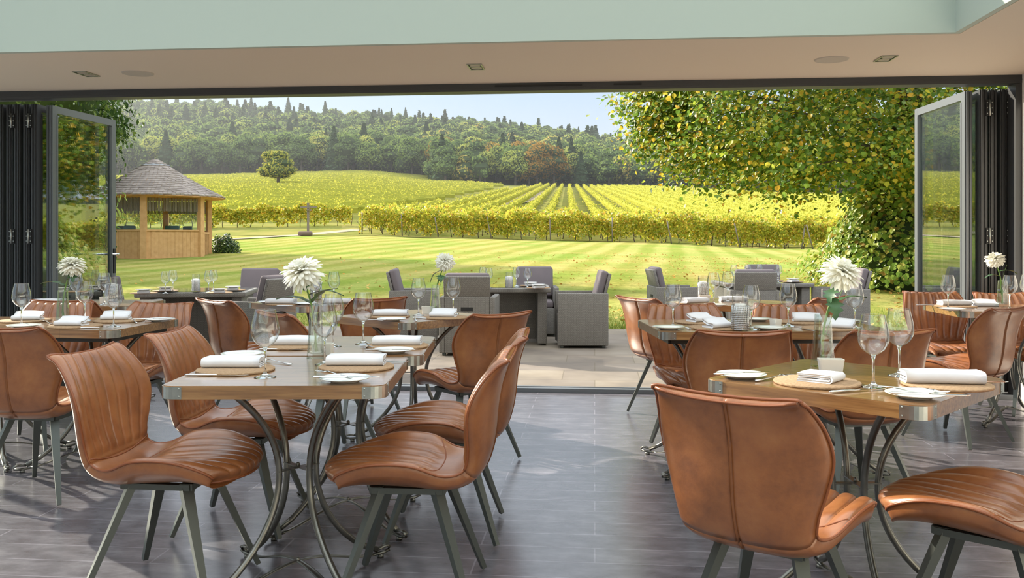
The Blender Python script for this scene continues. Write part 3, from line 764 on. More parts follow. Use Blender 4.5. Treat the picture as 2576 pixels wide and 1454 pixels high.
def make_dish(w=.085, d=.05, h=.045, name='sugar_bowl'):
    b = MB(); r0 = rounded_rect(w*.86, d*.86, .006, 3); r1 = rounded_rect(w, d, .006, 3); r2 = rounded_rect(w-.008, d-.008, .004, 3); r3 = rounded_rect(w*.8, d*.8, .004, 3); n = len(r0)
    vs = [(x, y, 0) for x, y in r0]+[(x, y, h) for x, y in r1]+[(x, y, h) for x, y in r2]+[(x, y, .006) for x, y in r3]
    fs = [tuple(range(n))[::-1]]
    for k in range(3):
        for i in range(n): fs.append((k*n+i, k*n+(i+1) % n, (k+1)*n+(i+1) % n, (k+1)*n+i))
    fs.append(tuple(range(3*n, 4*n))); b.add(vs, fs, 0)
    return b.build(name, M['cream'])
DISH = make_dish(); tag(DISH, 'x', 'bowl')
def dish(px, py, a, label, z=TZ+.0003, s=None): return place(DISH, P(px, py, z), face(a), label, 'bowl', 'cream ceramic sachet bowls', s)
def make_candle():
    root = empty('candle_holder', (0, 0, 0), 0, 'x', 'candle holder')
    b = MB(); b.lathe([(.030, .002), (.034, .0), (.034, .155)], 28); b.lathe([(.0328, .155), (.0328, .004)], 28); b.build('glass_cylinder', M['glass'], root)
    b = MB()
    for z in np.linspace(.006, .108, 14): b.tube([(.0368*math.cos(a), .0368*math.sin(a), z) for a in np.linspace(0, 2*PI, 25)[:-1]], .0017, 4, closed=True)
    for a in np.linspace(0, 2*PI, 21)[:-1]: b.tube([(.0368*math.cos(a+q*.4), .0368*math.sin(a+q*.4), .003+q*.105) for q in (0, .33, .66, 1)], .0014, 4)
    b.build('metal_lattice', M['chrome'], root)
    b = MB(); b.lathe([(0, .004), (.024, .004), (.024, .112), (.021, .115), (0, .113)], 20); b.tube([(0, 0, .112), (0, 0, .122)], .001, 4); b.build('candle', M['wax'], root)
    return root
CN = make_candle()
def candle(px, py, label, z=TZ+.0004, s=None): return place(CN, P(px, py, z), 0, label, 'candle holder', 'lattice candle holders', s)
# vases with chrysanthemums
def make_vase(px, py, fx, fy, label_v, label_f, fr=.062, z=TZ, seed=1, leaves=((-.10, .06, .17), (.10, .02, .19)), hs=1.25, tiltdir=(0, -.3, 1), under=False):
    rs = random.Random(seed)
    p = P(px, py, z+.0004)
    v = empty('flower_vase', p, TH+R(10), label_v, 'vase', 'tapered glass flower vases')
    b = MB(); hh = .145*hs
    def ring(w, zz): return [(x, y, zz) for x, y in rounded_rect(w, w, min(.008, w*.2), 3)]
    rings = [ring(.066, 0), ring(.064, .02), ring(.054, hh*.5), ring(.046, hh), ring(.042, hh), ring(.050, hh*.5), ring(.056, .022), ring(.04, .018)]
    n = len(rings[0]); vs = [q for r_ in rings for q in r_]; fs = [tuple(range(n))[::-1]]
    for k in range(len(rings)-1):
        for i in range(n): fs.append((k*n+i, k*n+(i+1) % n, (k+1)*n+(i+1) % n, (k+1)*n+i))
    fs.append(tuple(range((len(rings)-1)*n, len(rings)*n))); b.add(vs, fs, 0, False); b.build('glass_body', M['vase'], v)
    b = MB(); r1 = ring(.050, .022); r2 = ring(.048, hh*.62); n2 = len(r1)
    b.add(r1+r2, [tuple(range(n2, 2*n2))]+[(i, (i+1) % n2, n2+(i+1) % n2, n2+i) for i in range(n2)]); b.build('water', M['vase'], v)
    # flower head placed at its own point in space above the vase
    d = (p.y*CS-p.x*SN); hd = F*(1.0)/1.0
    hp = W((fx-CX)/F*d, d, H-(fy-HY)/F*d)
    f = empty('chrysanthemum', p+Vector((0, 0, .024)), 0, label_f, 'flower', 'white chrysanthemums'); base = Vector(f.location)
    rel = hp-base
    st = [Vector((0, 0, 0)), Vector((rel.x*.05, rel.y*.05, rel.z*.35)), Vector((rel.x*.35, rel.y*.35, rel.z*.62)), Vector((rel.x*.8, rel.y*.8, rel.z*.86)), rel-Vector((0, 0, .012))]
    cr = [Vector(interp([tuple(q) for q in st], t)) for t in np.linspace(0, 4, 20)]
    b = MB(); b.tube(cr, [.0042-.0012*i/19 for i in range(20)], 8)
    b.tube([Vector((.008, .004, 0)), Vector((-.006, .004, .07)), cr[10]+Vector((.002, 0, 0))], .002, 6)
    b.tube([Vector((-.01, -.004, 0)), Vector((.004, -.004, .08)), Vector((rel.x*.4+.03, rel.y*.2, rel.z*.7)), Vector((rel.x*.4+.05, rel.y*.2, rel.z*.86))], .0012, 5)
    b.build('stem', M['stemg'], f)
    # leaves (lobed blades)
    for i, (lx, ly, lz) in enumerate(leaves):
        a0 = cr[9+(i % 3)*2]; tip = Vector((lx, ly, lz)); dv = tip-Vector((a0.x, a0.y, a0.z)); L = dv.length; t = dv.normalized(); sd = t.cross(Vector((0, 0, 1))).normalized(); upv = sd.cross(t)
        vs = []; fs = []; m = 9
        for k in range(m):
            q = k/(m-1); c = a0+dv*q+upv*(.018*math.sin(q*PI)); ww = .0016+.025*math.sin(PI*min(1, q*1.02)**.8)*(1+.35*(1 if k % 2 else -1)*(0 < k < m-1))
            vs += [c+sd*ww+upv*.004, c, c-sd*ww+upv*.004]
        for k in range(m-1):
            a = 3*k; fs += [(a, a+1, a+4, a+3), (a+1, a+2, a+5, a+4)]
        lb = MB(); lb.add(vs, fs, 0, True); lb.build('leaf', M['fleaf'], f)
    # petals
    ax = Vector(tiltdir).normalized(); ex = ax.cross(Vector((0, 1, .01))).normalized(); ey = ax.cross(ex)
    b = MB()
    for ringi, (cnt, el, ln) in enumerate(((22, -42, .96), (26, -22, 1.03), (28, -4, 1.05), (28, 14, 1.0), (24, 32, .90), (22, 49, .78), (16, 64, .62), (11, 78, .45))):
        for j in range(cnt):
            az = 2*PI*(j+.5*(ringi % 2))/cnt+rs.uniform(-.08, .08); e = R(el+rs.uniform(-7, 7)); L = fr*ln*rs.uniform(.86, 1.1)
            dirh = ex*math.cos(az)+ey*math.sin(az); t = dirh*math.cos(e)+ax*math.sin(e); sd = ax.cross(dirh).normalized(); nn = t.cross(sd)
            w = .0066*(fr/.062); vs = []; fs = []
            o0 = rel+ax*(-.004)+t*.004
            prof = ((0, .35, 0), (.35, .8, .06), (.7, 1, .10), (.9, .75, .06), (1, .15, .0))
            for q, ww, bend in prof:
                c = o0+t*L*q+ax*(bend*L*(1 if el > 0 else .6))-ax*(L*.10*q*q); vs += [c-sd*w*ww-nn*.0016*ww*(1 if 1 else 0), c+nn*.0008, c+sd*w*ww-nn*.0016*ww]
            for k in range(len(prof)-1):
                a = 3*k; fs += [(a, a+1, a+4, a+3), (a+1, a+2, a+5, a+4)]
            b.add(vs, fs, 0, True)
    b.lathe([(0, .0), (.008, .001), (.009, .006), (.004, .010), (0, .011)], 10, tuple(rel-Vector((0, 0, .012))), mi=1)
    b.build('petals', [M['petal'], M['stemg']], f)
# ---- A1 + A2
mat_(593, 932, 'round cork mat at the near left corner of the near left table')
napkin(NP, 589, 921, 90, 'white folded napkin on the cork mat left of the big glass, near left table')
knife(545, 946, 91, 'steel knife in front of the near left napkin')
plate(610, 897, 'white side plate half hidden behind the near left napkin')
glass(667, 949, 'large wine glass standing nearest us on the near left table')
fork(690, 912, -50, 'steel fork right of the nearest wine glass, near left table')
mat_(897, 925, 'round cork mat at the near right of the near left table')
napkin(NP, 897, 916, 90, 'white folded napkin at the near right of the near left table')
plate(868, 960, 'white side plate in front of the near right napkin of the near left table')
knife(870, 951, 90, 'steel knife lying across the side plate of the near left table', z=TZ+.0156)
fork(838, 944, -45, 'steel fork beside the side plate of the near left table', z=TZ+.006)
knife(957, 912, 92, 'steel knife handle right of the near right napkin, near left table')
glass(817, 917, 'wine glass in front of the big vase on the near left table')
dish(812, 892, 0, 'cream square bowl behind the big vase on the near left table')
make_vase(794, 900, 758, 682, 'tapered clear vase of water on the near left table', 'large white chrysanthemum on the near left table', .078, seed=3, hs=1.42, leaves=((-.165, .02, .20), (.105, .02, .215), (-.035, -.03, .235), (.10, -.03, .245)), tiltdir=(-.25, -.5, 1))
mat_(735, 872, 'round cork mat at the far left of the paired left tables')
napkin(NP, 745, 866, 90, 'white folded napkin behind the nearest wine glass, second left table')
knife(715, 881, 91, 'steel knife lying in front of the far left napkin of the left pair')
glass(838, 872, 'wine glass seen through the front glass, second left table')
mat_(1000, 872, 'round cork mat at the right of the second left table')
napkin(NP, 1000, 866, 90, 'white folded napkin at the right of the second left table')
plate(990, 887, 'white side plate in front of the right napkin on the second left table')
knife(985, 882, 88, 'steel knife lying across the plate of the second left table', z=TZ+.0156)
fork(940, 878, -45, 'steel fork left of the plate on the second left table')
glass(914, 865, 'wine glass left of the right napkin on the second left table')
knife(1040, 862, 92, 'steel knife at the far right of the second left table')
# ---- B
mat_(2055, 964, 'round cork mat at the left of the near right table')
napkin(NPS, 2066, 957, 40, 'square folded white napkin on the left cork mat of the near right table')
plate(1865, 950, 'white side plate at the left corner of the near right table')
knife(1870, 941, 75, 'steel knife resting on the left plate of the near right table', z=TZ+.0156)
fork(1950, 953, 52, 'steel fork between the plate and napkin at the left of the near right table')
glass(2197, 974, 'large wine glass in front on the near right table')
glass(2262, 945, 'wine glass just behind the front one on the near right table')
mat_(2382, 970, 'round cork mat at the right of the near right table')
napkin(NPL, 2370, 962, 98, 'long folded white napkin on the right mat of the near right table')
plate(2302, 1000, 'white side plate at the near corner of the near right table')
knife(2340, 995, 100, 'steel knife laid over the front plate of the near right table', z=TZ+.0156)
fork(2300, 983, 128, 'steel fork leaning over the front plate of the near right table', z=TZ+.012)
knife(2160, 984, 70, 'steel knife between the cork mat and the glasses on the near right table')
knife(2448, 962, 97, 'steel knife at the right edge of the near right table')
dish(2090, 935, 8, 'cream rectangular bowl beside the vase on the near right table')
make_vase(2070, 922, 2118, 682, 'tapered clear vase on the near right table', 'large white chrysanthemum tilting right on the near right table', .072, seed=5, hs=1.3, leaves=((.155, .0, .225), (.035, -.03, .145), (.02, -.02, .20)), tiltdir=(.35, -.45, 1))
# ---- C
plate(1682, 828, 'white side plate at the left end of the long right table')
mat_(1760, 812, 'cork mat at the far left of the long right table'); napkin(NPT, 1765, 808, 60, 'folded white napkin with an open edge, far left of the long right table', tilt=(0, 0))
mat_(1800, 826, 'cork mat at the near left of the long right table'); napkin(NPT, 1808, 823, 60, 'folded white napkin just above the chair back, long right table')
fork(1720, 825, -10, 'steel fork by the left plate of the long right table')
fork(1838, 812, 20, 'steel fork left of the candle holder on the long right table')
glass(1693, 822, 'wine glass at the left end of the long right table')
glass(1890, 828, 'wine glass right beside the candle holder on the long right table')
glass(1983, 820, 'wine glass right of the small cup on the long right table')
glass(2150, 824, 'wine glass behind the white flower at the right end of the long table')
candle(1862, 831, 'tall candle holder with metal lattice on the long right table', s=1.18)
dish(1951, 824, 70, 'small cream cup in the middle of the long right table', s=(.62, .9, 1))
plate(1905, 807, 'white side plate behind the candle holder on the long table')
plate(1935, 829, 'white side plate right of the candle holder glass, long table')
mat_(2022, 812, 'cork mat at the far right of the long right table'); napkin(NPT, 2030, 808, 100, 'folded white napkin left of the near right vase, long table')
mat_(2085, 828, 'cork mat behind the near right vase on the long table'); napkin(NPT, 2110, 824, 120, 'folded white napkin right of the near right vase, long table')
fork(2012, 829, -25, 'steel fork in front of the right mats of the long table')
plate(2130, 812, 'white side plate at the far right end of the long table'); knife(2128, 809, 120, 'steel knife on the far right plate of the long table', z=TZ+.0156)
# ---- D
mat_(1747, 763, 'cork mat on the small doorway table, right side'); napkin(NP, 1745, 761, 60, 'white napkin left of the two far glasses, small right doorway table')
glass(1795, 765, 'left wine glass on the small right doorway table'); glass(1831, 759, 'right wine glass on the small right doorway table')
candle(1769, 752, 'candle holder on the small right doorway table'); dish(1772, 757, 0, 'cream box on the small right doorway table')
napkin(NP, 1845, 757, 90, 'white napkin behind the tall candle holder, small right doorway table', z=TZ+.0004); plate(1800, 770, 'side plate on the small right doorway table')
# ---- E
mat_(975, 797, 'cork mat at the left of the diagonal middle table'); napkin(NP, 983, 793, 90, 'white napkin at the left of the diagonal middle table')
plate(985, 807, 'side plate near the corner of the diagonal middle table'); knife(970, 806, 90, 'knife left of the side plate on the diagonal middle table', z=TZ+.0156)
mat_(1122, 800, 'cork mat at the right of the diagonal middle table'); napkin(NPT, 1115, 796, 100, 'loosely folded white napkin right of the small vase')
fork(1045, 805, -10, 'fork in the middle of the diagonal middle table'); knife(1078, 803, 120, 'knife beside the fork on the diagonal middle table')
glass(1053, 793, 'wine glass left of the small vase, diagonal middle table'); glass(1140, 790, 'wine glass right of the small vase, diagonal middle table')
dish(1078, 789, 5, 'cream bowl at the foot of the small vase')
make_vase(1095, 789, 1120, 656, 'small clear vase on the diagonal middle table', 'white chrysanthemum on the diagonal middle table', .060, seed=7, leaves=((.09, .0, .19), (.04, -.03, .17), (-.03, 0, .17)), tiltdir=(.2, -.7, .8))
# ---- F
mat_(715, 766, 'cork mat on the small left doorway table'); napkin(NP, 708, 763, 95, 'white napkin on the small left doorway table')
plate(676, 763, 'side plate at the left of the small left doorway table'); napkin(NP, 848, 762, 80, 'white napkin right of the big vase leaves, small left doorway table', z=TZ+.0005)
glass(840, 760, 'wine glass seen right of the big flower, small left doorway table'); glass(790, 766, 'wine glass behind the leaves of the big flower')
candle(795, 752, 'candle holder behind the big flower, small left doorway table'); plate(770, 767, 'side plate behind the big flower, small left doorway table'); knife(735, 770, 85, 'knife on the small left doorway table')
# ---- J
mat_(62, 808, 'cork mat at the left end of the long left table'); napkin(NPT, 70, 804, 80, 'folded white napkin behind the leftmost wine glass')
mat_(190, 822, 'cork mat in front of the left vase'); napkin(NPT, 180, 818, 95, 'folded white napkin in front of the left vase')
mat_(300, 808, 'cork mat at the right of the long left table'); napkin(NPT, 292, 803, 80, 'folded white napkin behind the right glass of the long left table')
plate(402, 808, 'side plate at the right end of the long left table'); knife(385, 803, 70, 'knife lying on the right plate of the long left table', z=TZ+.0156); fork(338, 810, -30, 'fork beside the right napkin of the long left table'); knife(248, 826, 80, 'knife at the near edge of the long left table'); fork(118, 812, -40, 'fork right of the leftmost wine glass')
plate(60, 824, 'side plate at the left edge of the long left table')
glass(54, 819, 'leftmost wine glass in the picture'); glass(213, 806, 'wine glass just right of the left vase'); glass(286, 822, 'wine glass at the right of the long left table')
make_vase(158, 812, 181, 665, 'small clear vase on the long left table', 'white chrysanthemum on the long left table', .072, seed=9, leaves=((-.13, .0, .19), (.09, .02, .22), (.07, -.02, .20)), tiltdir=(.1, -.1, 1))
# ---- K
mat_(118, 768, 'cork mat on the small table by the left folded doors'); napkin(NP, 122, 764, 90, 'white napkin on the small table by the left folded doors')
plate(120, 772, 'side plate on the small table by the left folded doors'); glass(192, 768, 'wine glass behind the left chrysanthemum leaves, by the folded doors')
glass(262, 766, 'wine glass in front of the left glass door leaf'); candle(280, 758, 'candle holder in front of the left glass door leaf'); dish(262, 762, 80, 'cream bowl on the small table by the left folded doors')
# ---- G
mat_(2404, 772, 'cork mat on the right wall table'); napkin(NP, 2400, 767, 88, 'white napkin behind the glass on the right wall table')
plate(2396, 781, 'side plate under the edge of the right wall table glass'); glass(2385, 777, 'wine glass at the left of the right wall table')
fork(2437, 780, 120, 'fork on the right wall table'); knife(2345, 769, 95, 'knife at the left end of the right wall table')
napkin(NPT, 2478, 770, 100, 'white napkin left of the right wall table vase', z=TZ+.0005)
make_vase(2522, 772, 2503, 650, 'small clear vase on the right wall table', 'white chrysanthemum in front of the right folded doors', .062, seed=11, leaves=((-.12, .0, .17), (.10, .0, .20)), tiltdir=(-.3, -.3, 1))
glass(2540, 778, 'wine glass right of the vase on the right wall table'); glass(2585, 776, 'wine glass cut by the right edge of the picture')
# ---------------------------------------------------------------- terrace furniture
def make_rattan():
    root = empty('rattan_armchair', (0, 0, 0), 0, 'x', 'armchair')
    w, d, ah = .60, .58, .63
    b = MB()
    for s in (-1, 1): b.rbox((s*(w/2-.03), 0, (ah+.03)/2), (.06, d, ah-.03), .012)
    b.rbox((0, -d/2+.03, (ah+.03)/2), (w-.121, .06, ah-.03), .008)
    b.rbox((0, .03, .20), (w-.121, d-.08, .33), .01)
    b.build('body', M['wicker'], root)
    b = MB(); b.box((0, -d/2-.001, .50), (.13, .004, .038)); b.build('hand_hold', M['black'], root)
    for s in (-1, 1):
        for t in (-1, 1):
            b = MB(); b.rbox((s*(w/2-.05), t*(d/2-.05), .014), (.04, .04, .028), .005); b.build('foot', M['leg'], root)
    rot = Matrix.Rotation(R(14), 4, 'X')
    b = MB(); b.rbox((0, 0, .12), (w-.10, .035, .26), .012); b.xf(Matrix.Translation((0, -d/2+.035, ah-.02)) @ rot); b.build('back_panel', M['wicker'], root)
    b = MB(); b.rbox((0, .060, .065), (w-.125, .085, .40), .03, n=4); b.xf(Matrix.Translation((0, -d/2+.035, ah-.02)) @ rot); b.build('back_cushion', M['cush'], root)
    b = MB(); b.rbox((0, .03, .41), (w-.13, d-.10, .09), .03, n=4); b.build('seat_cushion', M['cush'], root)
    return root
RC = make_rattan()
def rattan(u, d, a, label, z=-.012): return place(RC, W(u, d, z), face(a), label, 'armchair', 'grey rattan terrace armchairs')
def make_rtable(w=1.15, l=.92, zt=.677):
    root = empty('rattan_table', (0, 0, 0), 0, 'x', 'table')
    b = MB(); b.rbox((0, 0, zt-.028), (w, l, .052), .012); b.build('table_frame', M['wicker'], root)
    b = MB(); b.box((0, 0, zt+.001), (w-.09, l-.09, .006)); b.build('glass_top', M['tabletop_glass'], root)
    for s in (-1, 1):
        b = MB(); b.rbox((s*(w/2-.10), 0, (zt-.05)/2+.01), (.11, l-.10, zt-.075), .012); b.build('base_panel', M['wicker'], root)
    b = MB(); b.rbox((0, 0, .33), (w-.32, .05, .58), .01); b.build('middle_panel', M['wicker'], root)
    return root
RT = make_rtable()
def rtable(u, d, a, label): return place(RT, W(u, d, -.012), face(a), label, 'table', 'square rattan terrace tables')
ZT = .680-.012+.0105-.005
rtable(-.12, 10.78, 0, 'grey rattan table with glass top on the middle of the terrace')
rattan(.81, 10.40, -90, 'grey rattan armchair standing alone right of the middle terrace table')
rattan(-1.20, 10.95, 88, 'grey rattan armchair left of the middle terrace table, cushion leaning back')
rattan(-.46, 9.72, 4, 'grey rattan armchair seen from behind with a hand hold, middle terrace table')
rattan(.30, 11.62, 180, 'grey rattan armchair facing us behind the middle terrace table')
rtable(-3.50, 9.92, -8, 'grey rattan table with glass top at the left of the terrace')
rattan(-2.60, 9.0, -70, 'grey rattan armchair at the near right of the left terrace table')
rattan(-3.16, 10.82, 184, 'grey rattan armchair facing us behind the left terrace table')
rattan(-3.98, 8.98, 20, 'grey rattan armchair beside the left glass door leaf')
rtable(3.35, 11.95, 0, 'grey rattan table with glass top at the right of the terrace')
rattan(2.14, 11.75, 86, 'grey rattan armchair left of the right terrace table, thin back')
rattan(2.96, 10.95, 6, 'grey rattan armchair seen from behind at the right terrace table')
rattan(3.68, 12.75, 180, 'grey rattan armchair facing us behind the right terrace table')
rattan(4.18, 11.30, -84, 'grey rattan armchair at the right of the right terrace table, partly behind the white flower')
def ts(px, py, label, nap=True):
    mat_(px, py, 'cork mat '+label, z=ZT)
    place(NPS, P(px, py, ZT+.0085), TH+.3, 'white napkin '+label, 'napkin', 'folded white napkins')
    p = P(px, py, ZT+.0085); place(PL, Vector((p.x, p.y, ZT+.0085+.028)), 0, 'white plate on the napkin '+label, 'plate', 'white side plates')
Z2 = ZT
for px, py, l in ((362, 738, 'at the near left of the left terrace table'), (416, 732, 'left of the far glasses on the left terrace table'), (552, 737, 'at the near right of the left terrace table'), (586, 730, 'at the far right of the left terrace table')): ts(px, py, l)
for px, py, l in ((416, 738, 'first of the left pair of glasses on the left terrace table'), (435, 733, 'second of the left pair of glasses on the left terrace table'), (525, 735, 'first of the right pair of glasses on the left terrace table'), (537, 731, 'second of the right pair of glasses on the left terrace table')):
    glass(px, py, 'wine glass, '+l, z=Z2)
candle(493, 733, 'candle holder in the middle of the left terrace table', z=Z2)
for px, py, l in ((1338, 722, 'at the far right of the middle terrace table'), (1352, 727, 'at the near right of the middle terrace table')):
    pass
ts(1335, 719, 'at the far right of the middle terrace table'); ts(1354, 724.5, 'at the near right of the middle terrace table')
for px, py, l in ((1215, 719, 'leftmost glass on the middle terrace table'), (1230, 723, 'second glass from the left on the middle terrace table'), (1299, 720, 'glass just right of the candle holder on the middle terrace table'), (1327, 723, 'glass in front of the cushion on the middle terrace table')): glass(px, py, 'wine glass, '+l, z=Z2)
candle(1281, 724, 'candle holder in the middle of the middle terrace table', z=Z2)
ts(1945, 706, 'at the left of the right terrace table'); ts(1995, 709, 'at the right of the right terrace table')
for px, py, l in ((1846, 709, 'leftmost glass on the right terrace table'), (1881, 707, 'second glass from the left on the right terrace table'), (1910, 706, 'third glass from the left on the right terrace table'), (1958, 711, 'rightmost glass on the right terrace table')): glass(px, py, 'wine glass, '+l, z=Z2)
candle(1885, 711, 'candle holder on the right terrace table', z=Z2)
# ---------------------------------------------------------------- foliage helpers
def frames(nrm):
    nrm = nrm/np.linalg.norm(nrm, axis=1, keepdims=True)
    r = rng.normal(size=nrm.shape); t = np.cross(nrm, r); t /= np.linalg.norm(t, axis=1, keepdims=True)
    return t, np.cross(nrm, t)
def cards(C, nrm, size, asp=.75):
    """simple quads"""
    t, s = frames(nrm); size = np.broadcast_to(size, (len(C),))[:, None]
    V = np.stack([C-t*size/2, C+s*size*asp/2, C+t*size/2, C-s*size*asp/2], 1)
    return V.reshape(-1, 3)
def leaves6(C, nrm, size, droop=None, asp=.8):
    """folded six point leaves (two quads each)"""
    n = len(C); nrm = nrm/np.linalg.norm(nrm, axis=1, keepdims=True)
    if droop is None: t, s = frames(nrm)
    else:
        t = droop-nrm*(droop*nrm).sum(1, keepdims=True); t /= np.linalg.norm(t, axis=1, keepdims=True)+1e-9; s = np.cross(nrm, t)
    L = np.broadcast_to(size, (n,))[:, None]; w = L*asp/2
    b = C-t*L*.45; m = C+t*L*.55; l1 = C-t*L*.30+s*w*.85+nrm*L*.10; l2 = C+t*L*.12+s*w+nrm*L*.10; r1 = C-t*L*.30-s*w*.85+nrm*L*.10; r2 = C+t*L*.12-s*w+nrm*L*.10
    V = np.stack([b, l1, l2, m, r2, r1], 1).reshape(-1, 3); i = np.arange(n)[:, None]*6
    Fq = np.concatenate([i+np.array([[0, 1, 2, 3]]), i+np.array([[0, 3, 4, 5]])], 0)
    return V, Fq
def qf(n): return np.arange(n*4).reshape(-1, 4)
def rand_dir(n, up=0.0):
    v = rng.normal(size=(n, 3)); v[:, 2] += up; return v/np.linalg.norm(v, axis=1, keepdims=True)
def w3(u, d, z):
    u, d, z = np.broadcast_arrays(u, d, z); return np.stack([u*CS-d*SN, u*SN+d*CS, z], -1).astype(float)
def blob(c, r, n=10, m=7, wob=.12):
    vs = []; th = np.linspace(0, 2*PI, n+1)[:-1]; ph = np.linspace(-PI/2, PI/2, m)
    for p in ph:
        for t in th: k = 1+rng.uniform(-wob, wob); vs.append((c[0]+r[0]*math.cos(p)*math.cos(t)*k, c[1]+r[1]*math.cos(p)*math.sin(t)*k, c[2]+r[2]*math.sin(p)*k))
    f = [(i*n+j, i*n+(j+1) % n, (i+1)*n+(j+1) % n, (i+1)*n+j) for i in range(m-1) for j in range(n)]
    return np.array(vs), np.array(f)
def crown_arrays(kind, nleaf, lsize):
    """returns V, F, mi for a unit tree: height ~1 (base at 0)"""
    Vs, Fs, Ms = [], [], []; off = 0
    def push(V, Fq, mi):
        nonlocal off
        Vs.append(V); Fs.append(Fq+off); Ms.append(np.full(len(Fq), mi)); off += len(V)
    if kind == 'con':
        z = rng.uniform(.06, 1, nleaf)**.9; a = rng.uniform(0, 2*PI, nleaf); tier = .80+.35*((z*9) % 1)
        r = (.27*(1-z)+.008)*tier*rng.uniform(.7, 1.1, nleaf); C = np.stack([r*np.cos(a), r*np.sin(a), z-.25*r], 1)
        nn = np.stack([np.cos(a)*.6, np.sin(a)*.6, np.full(nleaf, .9)], 1)+rng.normal(size=(nleaf, 3))*.25
        push(cards(C, nn, lsize*rng.uniform(.7, 1.3, nleaf)), qf(nleaf), 0)
        n = 8; vs = []; 
        for zz, rr in ((.05, .19), (.5, .12), (.97, .004)):
            for j in range(n): vs.append((rr*math.cos(2*PI*j/n), rr*math.sin(2*PI*j/n), zz))
        push(np.array(vs), np.array([(i*n+j, i*n+(j+1) % n, (i+1)*n+(j+1) % n, (i+1)*n+j) for i in range(2) for j in range(n)]), 1)
    else:
        nl = 11; lob = []
        for i in range(nl):
            a = rng.uniform(0, 2*PI); q = rng.uniform(0, 1)
            lob.append((rng.uniform(.08, .27)*math.cos(a)*(1.1-q*.5), rng.uniform(.08, .27)*math.sin(a)*(1.1-q*.5), .26+.54*q, rng.uniform(.14, .22)))
        lob.append((0, 0, .55, .30)); lob.append((rng.uniform(-.05, .05), rng.uniform(-.05, .05), .78, .20))
        per = nleaf//len(lob)
        for (x, y, z, r) in lob:
            dn = rand_dir(per, .25); C = np.array([x, y, z])+dn*np.array([r, r, r*.85])*rng.uniform(.86, 1.08, (per, 1))
            push(cards(C, dn+rng.normal(size=(per, 3))*.45, lsize*rng.uniform(.6, 1.4, per)), qf(per), 0)
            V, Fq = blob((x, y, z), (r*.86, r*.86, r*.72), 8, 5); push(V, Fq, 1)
        n = 6; vs = []
        for zz, rr in ((-.03, .030), (.2, .022), (.5, .016)):
            for j in range(n): vs.append((rr*math.cos(2*PI*j/n), rr*math.sin(2*PI*j/n), zz))
        push(np.array(vs), np.array([(i*n+j, i*n+(j+1) % n, (i+1)*n+(j+1) % n, (i+1)*n+j) for i in range(2) for j in range(n)]), 2)
    return np.concatenate(Vs), np.concatenate(Fs), np.concatenate(Ms)
